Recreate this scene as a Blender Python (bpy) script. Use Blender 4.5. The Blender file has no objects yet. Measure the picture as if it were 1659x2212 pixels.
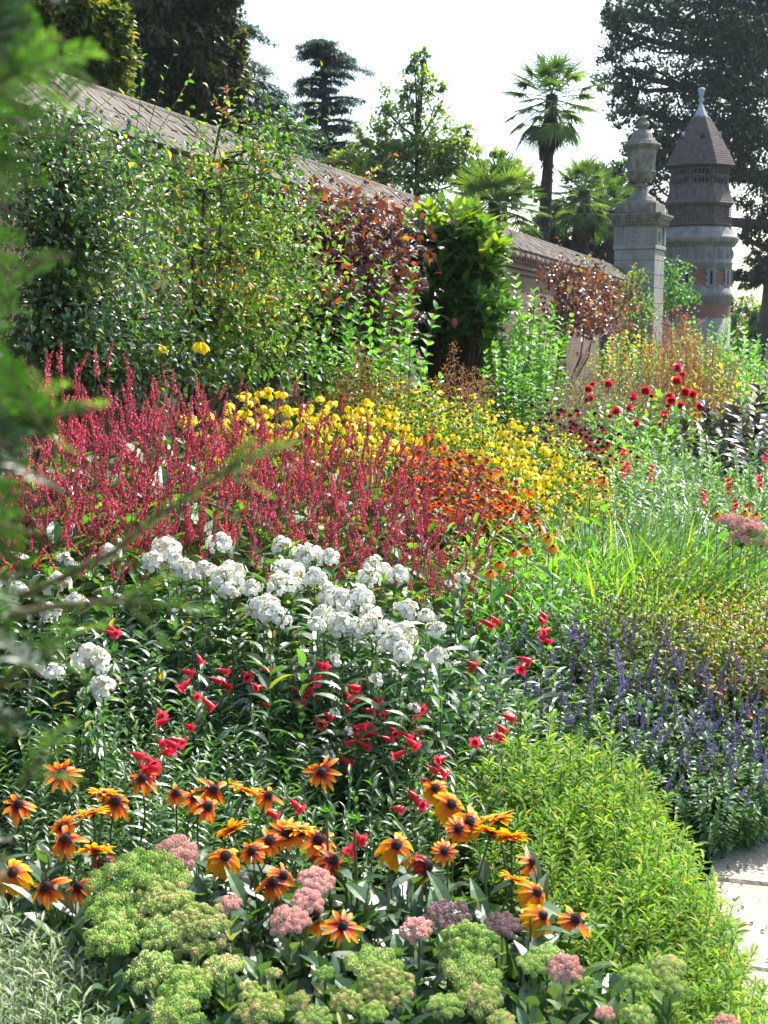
import bpy, math, random
import numpy as np
from mathutils import Vector, Matrix

random.seed(11)
rng = np.random.default_rng(11)
PI = math.pi
SC = bpy.context.scene
COL = SC.collection

# ------------------------------------------------------------------ camera
EYE = 1.65
FL = 3072.0                       # focal length in units of a 1659 x 2212 picture
PITCH = math.atan((1106 - 719) / FL)
cam_d = bpy.data.cameras.new("camera")
cam = bpy.data.objects.new("camera", cam_d)
COL.objects.link(cam)
cam.location = (0, 0, EYE)
cam.rotation_euler = (PI / 2 - PITCH, 0, 0)
cam_d.sensor_fit = 'VERTICAL'
cam_d.sensor_height = 36.0
cam_d.lens = 50.0
cam_d.clip_start = 0.05
cam_d.clip_end = 1500
cam_d.dof.use_dof = True
cam_d.dof.focus_distance = 5.6
cam_d.dof.aperture_fstop = 12.0
SC.camera = cam

# ------------------------------------------------------------------ light
SUN_EL = math.radians(52)
SUN_AZ = math.radians(40)         # ahead of the camera and to its right
sund = Vector((math.sin(SUN_AZ) * math.cos(SUN_EL), math.cos(SUN_AZ) * math.cos(SUN_EL), math.sin(SUN_EL)))
world = bpy.data.worlds.new("World")
SC.world = world
world.use_nodes = True
wn = world.node_tree
wn.nodes.clear()
sky = wn.nodes.new('ShaderNodeTexSky')
sky.sky_type = 'NISHITA'
sky.sun_disc = False
sky.sun_elevation = SUN_EL
sky.sun_rotation = SUN_AZ
sky.dust_density = 2.5
sky.air_density = 1.0
bg = wn.nodes.new('ShaderNodeBackground')
bg.inputs['Strength'].default_value = 0.15
wo = wn.nodes.new('ShaderNodeOutputWorld')
wn.links.new(sky.outputs[0], bg.inputs[0])
wn.links.new(bg.outputs[0], wo.inputs[0])
sl = bpy.data.lights.new("sun", 'SUN')
sl.energy = 4.6
sl.angle = math.radians(0.5)
sl.color = (1.0, 0.965, 0.9)
so = bpy.data.objects.new("sun", sl)
so.rotation_euler = (-sund).to_track_quat('-Z', 'Y').to_euler()
so.location = (0, 0, 30)
COL.objects.link(so)
SC.view_settings.view_transform = 'Standard'
SC.view_settings.look = 'None'
SC.view_settings.gamma = 1.0
SC.view_settings.exposure = 1.38
SC.cycles.max_bounces = 7
SC.cycles.diffuse_bounces = 3
SC.cycles.glossy_bounces = 2
SC.cycles.transmission_bounces = 4
SC.cycles.transparent_max_bounces = 4
SC.cycles.use_denoising = True
SC.cycles.sample_clamp_indirect = 6.0
SC.cycles.sample_clamp_direct = 12.0

# ------------------------------------------------------------------ layout helpers
CF = np.array([0, math.cos(PITCH), -math.sin(PITCH)])
CU = np.array([0, math.sin(PITCH), math.cos(PITCH)])


def ray(px, py):
    d = CF + (px - 829.5) / FL * np.array([1.0, 0, 0]) - (py - 1106) / FL * CU
    return d


def at(px, py, Y):
    d = ray(px, py)
    p = d * (Y / d[1])
    return np.array([p[0], p[1], p[2] + EYE])


def proj(p):
    q = np.array(p) - np.array([0, 0, EYE])
    z = q @ CF
    return 829.5 + FL * q[0] / z, 1106 - FL * (q @ CU) / z


_v = ray(1747, 719)
WA = math.atan2(_v[0], _v[1])                 # heading of the wall and of the path
SA, CA = math.sin(WA), math.cos(WA)


def W(u, v, z=0.0):                           # u along the wall, v from the path towards the wall
    return np.array([u * SA - v * CA, u * CA + v * SA, z])


def uv_of(x, y):
    return x * SA + y * CA, -x * CA + y * SA


def ground_z(x, y):
    u, v = uv_of(x, y)
    t = min(max((v - 0.35) / 3.2, 0.0), 1.0)
    return 0.02 + 0.33 * t * t * (3 - 2 * t)


def wall_Y(px, v, py=700):
    d = ray(px, py)
    # v = -x*CA + y*SA
    k = -d[0] / d[1] * CA + SA
    return v / k


# ------------------------------------------------------------------ mesh builder
class G:
    def __init__(s):
        s.V = []
        s.F = {3: [], 4: []}
        s.M = {3: [], 4: []}
        s.S = {3: [], 4: []}
        s.tone = []
        s.along = []
        s.n = 0

    def raw(s, v, f, mat=0, smooth=False, tone=0.5, along=None):
        v = np.asarray(v, dtype=np.float64).reshape(-1, 3)
        f = np.asarray(f, dtype=np.int64)
        k = f.shape[1]
        s.V.append(v)
        s.F[k].append(f + s.n)
        s.M[k].append(np.full(len(f), mat))
        s.S[k].append(np.full(len(f), smooth))
        s.tone.append(np.broadcast_to(np.asarray(tone, float), (len(v),)))
        s.along.append(np.zeros(len(v)) if along is None else np.asarray(along, float))
        s.n += len(v)

    def inst(s, T, O, D, Up, L, Wd=None, tone=None, mat=0, smooth=False, thick=None):
        """N copies of template T at origins O, y axis along D, z axis near Up, length L and width Wd"""
        O = np.atleast_2d(np.asarray(O, float))
        N = len(O)
        D = np.broadcast_to(np.asarray(D, float), (N, 3))
        Up = np.broadcast_to(np.asarray(Up, float), (N, 3))
        L = np.broadcast_to(np.asarray(L, float), (N,))
        Wd = L if Wd is None else np.broadcast_to(np.asarray(Wd, float), (N,))
        th = L if thick is None else np.broadcast_to(np.asarray(thick, float), (N,))
        y = D / (np.linalg.norm(D, axis=1, keepdims=True) + 1e-9)
        x = np.cross(y, Up)
        nx = np.linalg.norm(x, axis=1, keepdims=True)
        alt = np.cross(y, np.array([0.31, 0.77, 0.2]))
        x = np.where(nx < 1e-3, alt, x)
        x /= np.linalg.norm(x, axis=1, keepdims=True) + 1e-9
        z = np.cross(x, y)
        tv, tf, ta = T
        if tv.shape[1] == 3:
            tv = np.concatenate([tv, np.zeros((len(tv), 1))], 1)
        v = (O[:, None, :] + (tv[None, :, 0, None] * Wd[:, None, None]) * x[:, None, :]
             + (tv[None, :, 1, None] * L[:, None, None]) * y[:, None, :]
             + (tv[None, :, 2, None] * th[:, None, None] + tv[None, :, 3, None] * Wd[:, None, None]) * z[:, None, :])
        nv = len(tv)
        if tone is None:
            tone = rng.random(N)
        tone = np.repeat(np.broadcast_to(tone, (N,)), nv)
        for k, fk in tf.items():
            if len(fk) == 0:
                continue
            f = (fk[None] + (np.arange(N) * nv)[:, None, None]).reshape(-1, k) + s.n
            s.F[k].append(f)
            s.M[k].append(np.full(len(f), mat))
            s.S[k].append(np.full(len(f), smooth))
        s.V.append(v.reshape(-1, 3))
        s.tone.append(tone)
        s.along.append(np.tile(ta, N))
        s.n += N * nv

    def tube(s, pts, r, sides=6, mat=0, tone=0.5, cap=True):
        pts = np.asarray(pts, float)
        n = len(pts)
        r = np.broadcast_to(np.asarray(r, float), (n,))
        t = np.gradient(pts, axis=0)
        t /= np.linalg.norm(t, axis=1, keepdims=True) + 1e-9
        ref = np.array([1.0, 0, 0]) if abs(t[0][0]) < 0.8 else np.array([0, 1.0, 0])
        vs = []
        a = np.arange(sides) * 2 * PI / sides
        for i in range(n):
            x = ref - t[i] * (ref @ t[i])
            x /= np.linalg.norm(x) + 1e-9
            ref = x
            y = np.cross(t[i], x)
            vs.append(pts[i] + r[i] * (np.cos(a)[:, None] * x + np.sin(a)[:, None] * y))
        v = np.concatenate(vs)
        i = np.arange(n - 1)[:, None] * sides
        j = np.arange(sides)[None]
        j2 = (j + 1) % sides
        f = np.stack([i + j, i + j2, i + sides + j2, i + sides + j], -1).reshape(-1, 4)
        s.raw(v, f, mat, True, tone, np.repeat(np.linspace(0, 1, n), sides))

    def lathe(s, prof, segs=24, mat=0, c=(0, 0, 0), tone=0.5, smooth=True, flute=0.0, nfl=0, rot=0.0):
        """prof: list of (radius, z)"""
        prof = np.asarray(prof, float)
        a = np.arange(segs) * 2 * PI / segs + rot
        rr = np.ones(segs)
        n = len(prof)
        v = np.zeros((n, segs, 3))
        for i, (r, z) in enumerate(prof):
            R = r * (1 - flute * (0.5 + 0.5 * np.cos(a * nfl))) if nfl else r * rr
            v[i, :, 0] = c[0] + R * np.cos(a)
            v[i, :, 1] = c[1] + R * np.sin(a)
            v[i, :, 2] = c[2] + z
        i = np.arange(n - 1)[:, None] * segs
        j = np.arange(segs)[None]
        j2 = (j + 1) % segs
        f = np.stack([i + j, i + j2, i + segs + j2, i + segs + j], -1).reshape(-1, 4)
        s.raw(v.reshape(-1, 3), f, mat, smooth, tone)

    def box(s, c, h, mat=0, R=None, tone=0.5, bev=0.0, taper=1.0):
        """box with centre c and half sizes h; optional chamfer; R a 3x3 rotation"""
        hx, hy, hz = h
        if bev <= 0:
            v = np.array([[x, y, z] for z in (-1, 1) for y in (-1, 1) for x in (-1, 1)], float)
            v[4:, :2] *= taper
            v *= np.array(h)
            f = [[0, 2, 3, 1], [4, 5, 7, 6], [0, 1, 5, 4], [2, 6, 7, 3], [0, 4, 6, 2], [1, 3, 7, 5]]
        else:
            b = min(bev, hx * .9, hy * .9, hz * .9)
            ring = lambda ex, ey, z: [[-ex, -ey, z], [ex, -ey, z], [ex, ey, z], [-ex, ey, z]]
            v = ring(hx - b, hy - b, -hz) + ring(hx, hy, -hz + b) + ring(hx * taper, hy * taper, hz - b) + ring(hx * taper - b, hy * taper - b, hz)
            v = np.array(v, float)
            f = [[3, 2, 1, 0], [12, 13, 14, 15]]
            for k in range(3):
                for j in range(4):
                    f.append([k * 4 + j, k * 4 + (j + 1) % 4, k * 4 + 4 + (j + 1) % 4, k * 4 + 4 + j])
        if R is not None:
            v = v @ np.asarray(R, float).T
        s.raw(v + np.array(c, float), f, mat, False, tone)

    def mesh(s, name, mats):
        me = bpy.data.meshes.new(name)
        V = np.concatenate(s.V) if s.V else np.zeros((0, 3))
        me.vertices.add(len(V))
        me.vertices.foreach_set('co', V.astype(np.float32).ravel())
        loops, starts, mi, sm = [], [], [], []
        pos = 0
        for k in (3, 4):
            if s.F[k]:
                f = np.concatenate(s.F[k])
                loops.append(f.ravel())
                starts.append(pos + np.arange(len(f)) * k)
                pos += len(f) * k
                mi.append(np.concatenate(s.M[k]))
                sm.append(np.concatenate(s.S[k]))
        loops = np.concatenate(loops)
        starts = np.concatenate(starts)
        me.loops.add(len(loops))
        me.loops.foreach_set('vertex_index', loops.astype(np.int32))
        me.polygons.add(len(starts))
        me.polygons.foreach_set('loop_start', starts.astype(np.int32))
        me.polygons.foreach_set('material_index', np.concatenate(mi).astype(np.int32))
        me.polygons.foreach_set('use_smooth', np.concatenate(sm).astype(bool))
        for nm, arr in (('tone', s.tone), ('along', s.along)):
            at_ = me.attributes.new(nm, 'FLOAT', 'POINT')
            at_.data.foreach_set('value', np.concatenate(arr).astype(np.float32))
        me.update(calc_edges=True)
        for m in (mats if isinstance(mats, (list, tuple)) else [mats]):
            me.materials.append(m)
        return me


# ------------------------------------------------------------------ leaf templates
def leaf_t(n=4, prof='ovate', fold=0.18, curl=0.25, twist=0.0):
    vs, al = [], []
    for i in range(n + 1):
        t = i / n
        if prof == 'ovate':
            w = math.sin(PI * min(1, t ** 0.75 * 0.98 + 0.02)) ** 0.9
        elif prof == 'lance':
            w = math.sin(PI * min(1, t * 0.94 + 0.06)) ** 0.75
        elif prof == 'strap':
            w = (1 - t ** 4) * (0.75 + 0.25 * min(1, t * 4))
        elif prof == 'petal':
            w = (0.32 + 0.68 * math.sin(PI * min(1, 0.12 + t * 0.72))) * (1 if t < 0.99 else 0.35)
        elif prof == 'needle':
            w = 1 - t * 0.9
        w = max(w, 0.03)
        z = -curl * t * t
        y = t * (1 - 0.3 * abs(curl) * t)
        vs += [[-w / 2, y, z, fold * w * 0.8], [twist * math.sin(t * 5) * .1, y, z, 0], [w / 2, y, z, fold * w * 0.8]]
        al += [t, t, t]
    f = []
    for i in range(n):
        a = i * 3
        f += [[a, a + 1, a + 4, a + 3], [a + 1, a + 2, a + 5, a + 4]]
    return np.array(vs, float), {4: np.array(f)}, np.array(al)


def diamond_t(fold=0.2, curl=0.15):
    v = np.array([[0, 0, 0, 0], [-.5, .45, 0, fold * .7], [0, .5, 0, 0], [.5, .45, 0, fold * .7], [0, 1, -curl, 0]], float)
    return v, {4: np.array([[0, 2, 4, 1], [0, 3, 4, 2]])}, np.array([0, .5, .5, .5, 1.])


def blob_t(k=5):
    """small closed bud: two-ring spindle along y"""
    vs, al = [[0, 0, 0]], [0]
    for (y, r) in ((.35, .5), (.8, .35)):
        for j in range(k):
            a = 2 * PI * j / k
            vs.append([r * math.cos(a), y, r * math.sin(a)])
            al.append(y)
    vs.append([0, 1, 0])
    al.append(1)
    f3, f4 = [], []
    for j in range(k):
        j2 = (j + 1) % k
        f3.append([0, 1 + j, 1 + j2])
        f4.append([1 + j, 1 + k + j, 1 + k + j2, 1 + j2])
        f3.append([1 + k + j, 1 + 2 * k, 1 + k + j2])
    return np.array(vs, float), {3: np.array(f3), 4: np.array(f4)}, np.array(al, float)


T_OV = leaf_t(4, 'ovate', .22, .22)
T_OV2 = leaf_t(3, 'ovate', .3, .35)
T_LA = leaf_t(5, 'lance', .25, .38)
T_LA2 = leaf_t(3, 'lance', .25, .2)
T_ST = leaf_t(9, 'strap', .3, .75)
T_DI = diamond_t()
T_ND = leaf_t(2, 'needle', .1, .1)
T_PE = leaf_t(4, 'petal', .12, .25)
T_PD = leaf_t(5, 'petal', .15, .7)
T_BUD = blob_t(4)


def vine_t():
    """five-lobed leaf"""
    r = [0, .55, .42, .85, .5, 1.0, .5, .85, .42, .55]
    a = [0, -100, -75, -48, -25, 0, 25, 48, 75, 100]
    vs = [[0, 0.25, 0]]
    al = [.2]
    for i in range(1, 10):
        t = math.radians(a[i])
        vs.append([math.sin(t) * r[i] * .62, .25 + math.cos(t) * r[i] * .75, -.12 * r[i] ** 2 + (.05 if i % 2 == 0 else 0)])
        al.append(r[i])
    vs.append([0, 0.12, 0])
    al.append(.1)
    f = [[0, i, i + 1] for i in range(1, 9)] + [[0, 10, 1], [0, 9, 10]]
    f = [[x[0], x[2], x[1]] for x in f]
    return np.array(vs, float), {3: np.array(f)}, np.array(al)


T_VI = vine_t()


# ------------------------------------------------------------------ materials
def _ramp(nt, src, cols):
    r = nt.nodes.new('ShaderNodeValToRGB')
    e = r.color_ramp.elements
    while len(e) < len(cols):
        e.new(0.5)
    for k, (p, c) in enumerate(cols):
        e[k].position = p
        e[k].color = (*c, 1)
    nt.links.new(src, r.inputs[0])
    return r.outputs[0]


def _base(name):
    m = bpy.data.materials.new(name)
    m.use_nodes = True
    nt = m.node_tree
    nt.nodes.clear()
    out = nt.nodes.new('ShaderNodeOutputMaterial')
    return m, nt, out


def _attr(nt, nm):
    a = nt.nodes.new('ShaderNodeAttribute')
    a.attribute_name = nm
    return a.outputs['Fac']


def leafmat(name, cols, trans=0.4, rough=0.38, spec=0.5, attr='tone', tmul=(1.85, 2.0, 0.55), vary=0.35, gain=1.0):
    """two-sided leaf or petal: pigment by the tone attribute, part of the light passes through"""
    m, nt, out = _base(name)
    cols = [(p, tuple(min(.88, x * gain) for x in c)) for p, c in cols]
    c = _ramp(nt, _attr(nt, attr), cols)
    oi = nt.nodes.new('ShaderNodeObjectInfo')
    mr = nt.nodes.new('ShaderNodeMapRange')
    mr.inputs[3].default_value = 1 - vary / 2
    mr.inputs[4].default_value = 1 + vary / 2
    nt.links.new(oi.outputs['Random'], mr.inputs[0])
    hsv = nt.nodes.new('ShaderNodeHueSaturation')
    nt.links.new(c, hsv.inputs['Color'])
    nt.links.new(mr.outputs[0], hsv.inputs['Value'])
    hsv.inputs['Saturation'].default_value = 1.0 if any(w in name for w in ('petal', 'floret', 'bud', 'cone')) else 0.93
    c = hsv.outputs[0]
    p = nt.nodes.new('ShaderNodeBsdfPrincipled')
    nt.links.new(c, p.inputs['Base Color'])
    p.inputs['Roughness'].default_value = rough
    p.inputs['Specular IOR Level'].default_value = spec
    t = nt.nodes.new('ShaderNodeBsdfTranslucent')
    mul = nt.nodes.new('ShaderNodeVectorMath')
    mul.operation = 'MULTIPLY'
    mul.inputs[1].default_value = tmul
    nt.links.new(c, mul.inputs[0])
    nt.links.new(mul.outputs[0], t.inputs['Color'])
    mx = nt.nodes.new('ShaderNodeMixShader')
    mx.inputs[0].default_value = trans
    nt.links.new(p.outputs[0], mx.inputs[1])
    nt.links.new(t.outputs[0], mx.inputs[2])
    nt.links.new(mx.outputs[0], out.inputs[0])
    return m


def noisemat(name, cols, scale=6, rough=0.85, bump=0.3, detail=8, stretch=(1, 1, 1), bscale=None, spec=0.3):
    m, nt, out = _base(name)
    tc = nt.nodes.new('ShaderNodeTexCoord')
    mp = nt.nodes.new('ShaderNodeMapping')
    mp.inputs['Scale'].default_value = stretch
    nt.links.new(tc.outputs['Object'], mp.inputs[0])
    n = nt.nodes.new('ShaderNodeTexNoise')
    n.inputs['Scale'].default_value = scale
    n.inputs['Detail'].default_value = detail
    n.inputs['Roughness'].default_value = .65
    nt.links.new(mp.outputs[0], n.inputs['Vector'])
    c = _ramp(nt, n.outputs[0], cols)
    p = nt.nodes.new('ShaderNodeBsdfPrincipled')
    nt.links.new(c, p.inputs['Base Color'])
    p.inputs['Roughness'].default_value = rough
    p.inputs['Specular IOR Level'].default_value = spec
    if bump:
        n2 = nt.nodes.new('ShaderNodeTexNoise')
        n2.inputs['Scale'].default_value = bscale or scale * 4
        n2.inputs['Detail'].default_value = 6
        nt.links.new(mp.outputs[0], n2.inputs['Vector'])
        b = nt.nodes.new('ShaderNodeBump')
        b.inputs['Strength'].default_value = bump
        b.inputs['Distance'].default_value = 0.02
        nt.links.new(n2.outputs[0], b.inputs['Height'])
        nt.links.new(b.outputs[0], p.inputs['Normal'])
    nt.links.new(p.outputs[0], out.inputs[0])
    return m


def brickmat(name, c1, c2, mortar, bw, bh, ms, stain, axes=('X', 'Z'), rough=0.9, offs=0.5, bump=0.6, stain_amt=0.6, stain_scale=2.0):
    m, nt, out = _base(name)
    tc = nt.nodes.new('ShaderNodeTexCoord')
    sp = nt.nodes.new('ShaderNodeSeparateXYZ')
    nt.links.new(tc.outputs['Object'], sp.inputs[0])
    cb = nt.nodes.new('ShaderNodeCombineXYZ')
    nt.links.new(sp.outputs[axes[0]], cb.inputs[0])
    nt.links.new(sp.outputs[axes[1]], cb.inputs[1])
    b = nt.nodes.new('ShaderNodeTexBrick')
    b.offset = offs
    b.inputs['Color1'].default_value = (*c1, 1)
    b.inputs['Color2'].default_value = (*c2, 1)
    b.inputs['Mortar'].default_value = (*mortar, 1)
    b.inputs['Scale'].default_value = 1
    b.inputs['Mortar Size'].default_value = ms
    b.inputs['Brick Width'].default_value = bw
    b.inputs['Row Height'].default_value = bh
    b.inputs['Mortar Smooth'].default_value = .2
    nt.links.new(cb.outputs[0], b.inputs['Vector'])
    n = nt.nodes.new('ShaderNodeTexNoise')
    n.inputs['Scale'].default_value = stain_scale
    n.inputs['Detail'].default_value = 9
    n.inputs['Roughness'].default_value = .7
    nt.links.new(tc.outputs['Object'], n.inputs['Vector'])
    f = _ramp(nt, n.outputs[0], [(.35, (0, 0, 0)), (.7, (1, 1, 1))])
    ma = nt.nodes.new('ShaderNodeMath')
    ma.operation = 'MULTIPLY'
    ma.inputs[1].default_value = stain_amt
    nt.links.new(f, ma.inputs[0])
    mx = nt.nodes.new('ShaderNodeMixRGB')
    nt.links.new(ma.outputs[0], mx.inputs[0])
    nt.links.new(b.outputs['Color'], mx.inputs[1])
    mx.inputs[2].default_value = (*stain, 1)
    p = nt.nodes.new('ShaderNodeBsdfPrincipled')
    nt.links.new(mx.outputs[0], p.inputs['Base Color'])
    p.inputs['Roughness'].default_value = rough
    p.inputs['Specular IOR Level'].default_value = 0.25
    bp = nt.nodes.new('ShaderNodeBump')
    bp.invert = True
    bp.inputs['Strength'].default_value = bump
    bp.inputs['Distance'].default_value = 0.012
    nt.links.new(b.outputs['Fac'], bp.inputs['Height'])
    bp2 = nt.nodes.new('ShaderNodeBump')
    bp2.inputs['Strength'].default_value = .5
    bp2.inputs['Distance'].default_value = 0.01
    n2 = nt.nodes.new('ShaderNodeTexNoise')
    n2.inputs['Scale'].default_value = 40
    nt.links.new(tc.outputs['Object'], n2.inputs['Vector'])
    nt.links.new(n2.outputs[0], bp2.inputs['Height'])
    nt.links.new(bp.outputs[0], bp2.inputs['Normal'])
    nt.links.new(bp2.outputs[0], p.inputs['Normal'])
    nt.links.new(p.outputs[0], out.inputs[0])
    return m


def plain(name, c, rough=0.6, spec=0.4):
    m, nt, out = _base(name)
    p = nt.nodes.new('ShaderNodeBsdfPrincipled')
    p.inputs['Base Color'].default_value = (*c, 1)
    p.inputs['Roughness'].default_value = rough
    p.inputs['Specular IOR Level'].default_value = spec
    nt.links.new(p.outputs[0], out.inputs[0])
    return m


# ------------------------------------------------------------------ scene objects
def obj(name, me, parent=None, loc=None, rotz=0.0, mat4=None):
    o = bpy.data.objects.new(name, me)
    COL.objects.link(o)
    if parent is not None:
        o.parent = parent
    if mat4 is not None:
        o.matrix_local = mat4
    else:
        if loc is not None:
            o.location = tuple(float(a) for a in loc)
        o.rotation_euler = (0, 0, rotz)
    return o


def tag(o, label, cat, group=None, kind=None):
    if label:
        o['label'] = label
    if cat:
        o['category'] = cat
    if group:
        o['group'] = group
    if kind:
        o['kind'] = kind
    return o


def thing(name, label, cat, loc=(0, 0, 0), rotz=0.0, group=None, scale=1.0):
    o = bpy.data.objects.new(name, None)
    COL.objects.link(o)
    o.empty_display_size = 0.1
    o.location = tuple(float(a) for a in loc)
    o.rotation_euler = (0, 0, rotz)
    o.scale = (scale,) * 3
    return tag(o, label, cat, group)


def frame4(o, d, up=(0, 0, 1), s=1.0):
    """matrix with z axis along d"""
    z = Vector(d).normalized()
    x = Vector(up).cross(z)
    if x.length < 1e-3:
        x = Vector((1, 0, 0))
    x.normalize()
    y = z.cross(x)
    m = Matrix(((x[0], y[0], z[0], 0), (x[1], y[1], z[1], 0), (x[2], y[2], z[2], 0), (0, 0, 0, 1)))
    return Matrix.Translation(Vector([float(a) for a in o])) @ m @ Matrix.Scale(s, 4)


def build(parts, name, label, cat, loc, rotz=0.0, group=None, scale=1.0):
    """a thing from parts [(part name, mesh, matrix or None, [sub-parts])]; copies share the mesh data"""
    r = thing(name, label, cat, loc, rotz, group, scale)
    for p in parts:
        o = obj(p[0], p[1], r, mat4=p[2] if len(p) > 2 and p[2] is not None else Matrix.Identity(4))
        for q in (p[3] if len(p) > 3 else []):
            obj(q[0], q[1], o, mat4=q[2] if q[2] is not None else Matrix.Identity(4))
    return r


ORD = ['first', 'second', 'third', 'fourth', 'fifth', 'sixth', 'seventh', 'eighth', 'ninth', 'tenth', 'eleventh', 'twelfth',
       'thirteenth', 'fourteenth', 'fifteenth', 'sixteenth', 'seventeenth', 'eighteenth', 'nineteenth', 'twentieth']


def ordinal(i):
    if i < 20:
        return ORD[i]
    tens = {2: 'twenty', 3: 'thirty', 4: 'forty', 5: 'fifty', 6: 'sixty'}
    t, r = divmod(i + 1, 10)
    if r == 0:
        return {2: 'twentieth', 3: 'thirtieth', 4: 'fortieth', 5: 'fiftieth', 6: 'sixtieth'}[t]
    return tens[t] + '-' + ORD[r - 1]


def order_label(objs, fmt):
    """objs: [(object, px)] sorted from the left of the view; fmt has one %s for the ordinal"""
    objs = sorted(objs, key=lambda a: a[1])
    for i, (o, _) in enumerate(objs):
        o['label'] = fmt % (ordinal(i))


def shoot(g, base, d, L, bend, r, nl, ll, lw, a0, a1, T, f0=0.1, f1=1.0, ms=1, ml=0, whorl=1, szf=None, tone=None,
          step=2.4, upj=0.3, sides=4, stemtone=0.5, npt=5):
    """one leafy stem; returns its path function"""
    base = np.asarray(base, float)
    d = np.asarray(d, float)
    d = d / np.linalg.norm(d)
    bend = np.asarray(bend, float)
    P = lambda s: base + np.outer(np.atleast_1d(s), d) * L + np.outer(np.atleast_1d(s) ** 2, bend) * L
    s = np.linspace(0, 1, npt)
    if r > 0:
        g.tube(P(s), r * (1 - .55 * s), sides, ms, stemtone)
    if nl > 0:
        k = np.repeat(np.arange(nl), whorl)
        w = np.tile(np.arange(whorl), nl)
        f = f0 + (f1 - f0) * (k + rng.random(len(k)) * .3) / max(nl, 1)
        phi = k * (step if whorl == 1 else PI / whorl * 1.0 + (PI / 2 if whorl == 2 else 0)) + w * 2 * PI / whorl + rng.normal(0, .2, len(k)) + rng.random() * 6
        tan = d + 2 * np.outer(f, bend)
        tan /= np.linalg.norm(tan, axis=1, keepdims=True)
        ref = np.array([0.12, 0.97, 0.2])
        x = np.cross(tan, ref)
        x /= np.linalg.norm(x, axis=1, keepdims=True)
        y = np.cross(tan, x)
        rad = np.cos(phi)[:, None] * x + np.sin(phi)[:, None] * y
        ang = a0 + (a1 - a0) * (f - f0) / max(f1 - f0, 1e-6) + rng.normal(0, .15, len(k))
        dd = np.cos(ang)[:, None] * tan + np.sin(ang)[:, None] * rad
        up = tan + rng.normal(0, upj, (len(k), 3)) + np.array([0, 0, .3])
        sz = np.ones(len(k)) if szf is None else szf((f - f0) / max(f1 - f0, 1e-6))
        sz = sz * rng.uniform(.8, 1.15, len(k))
        g.inst(T, P(f), dd, up, ll * sz, lw * sz, tone=(rng.random(len(k)) if tone is None else np.clip(tone + rng.normal(0, .15, len(k)), 0, 1)), mat=ml)
    return P, d + 2 * bend

# ================================================================== setting
RZ_WALL = math.atan2(CA, SA)
M_soil = noisemat('soil', [(.3, (.018, .013, .009)), (.6, (.05, .037, .026)), (.8, (.09, .07, .05))], 14, .95, .8, bscale=60)
M_turf = noisemat('turf', [(.3, (.03, .06, .012)), (.7, (.06, .1, .025))], 1.5, .95, .5, bscale=30)
M_slab = noisemat('paving_stone', [(.25, (.2, .17, .13)), (.5, (.3, .265, .21)), (.75, (.37, .33, .27))], 3.0, .8, .35, bscale=45)

g = G()
g.raw([[-170, -40, -.12], [170, -40, -.12], [170, 260, -.12], [-170, 260, -.12]], [[0, 1, 2, 3]])
tag(obj('ground', g.mesh('ground', M_turf)), 'grass ground reaching far behind the garden', None, kind='structure')

g = G()                                           # the raised soil of the border
us = np.arange(-4, 70, .25)
vs = np.concatenate([np.arange(.22, 4.6, .14), [4.7, 6, 12]])
P = []
for u in us:
    for v in vs:
        p = W(u, min(v, 40))
        z = ground_z(p[0], p[1]) + rng.normal(0, .012)
        if v < .3:
            z = -.03
        if v > 5:
            z = .3
        P.append([p[0], p[1], z])
nv = len(vs)
i = np.arange(len(us) - 1)[:, None] * nv
j = np.arange(nv - 1)[None]
g.raw(P, np.stack([i + j, i + nv + j, i + nv + j + 1, i + j + 1], -1).reshape(-1, 4), 0, True)
tag(obj('soil_bed', g.mesh('soil_bed', M_soil)), 'dark crumbly soil of the flower border', None, kind='structure')

g = G()                                           # stone path: slabs with open joints
for r, (v0, v1) in enumerate([(.24, -.42), (-.43, -1.15), (-1.16, -1.9)]):
    u = -2 + r * .23
    while u < 34:
        L = random.uniform(.42, .68)
        c = W(u + L / 2, (v0 + v1) / 2, -.02 + random.uniform(-.003, .003))
        g.box(c, (L / 2 - .006, abs(v0 - v1) / 2 - .006, .04), 0, Matrix.Rotation(RZ_WALL + random.uniform(-.006, .006), 3, 'Z'), bev=.008)
        u += L
tag(obj('path', g.mesh('path', M_slab)), 'pale sandstone slab path beside the border', None, kind='structure')
g = G()
c = W(14, -.85, -.1)
g.box(c, (18, 1.2, .05), 0, Matrix.Rotation(RZ_WALL, 3, 'Z'))
tag(obj('path_bedding', g.mesh('path_bedding', M_soil)), 'dark earth in the joints of the path', None, kind='structure')

# leaf litter and crumbs at the path edge
g = G()
n = 1500
u = rng.uniform(1.5, 6.5, n)
v = .30 - np.abs(rng.normal(0, .16, n)) + .1
pts = np.array([W(a, b, .024) for a, b in zip(u, v)])
pts[:, 2] = [max(.024, ground_z(p[0], p[1]) + .005) for p in pts]
g.inst(T_DI, pts, rng.normal(0, 1, (n, 3)) * [1, 1, .15], [0, 0, 1], rng.uniform(.006, .028, n), rng.uniform(.004, .014, n))
M_litter = leafmat('litter', [(0, (.02, .014, .01)), (.7, (.07, .045, .03)), (.93, (.2, .12, .06)), (1, (.4, .2, .08))], .1, .8, .2)
tag(obj('leaf_litter', g.mesh('leaf_litter', M_litter)), 'brown crumbs and dry leaves along the path edge', None, kind='stuff')

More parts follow.
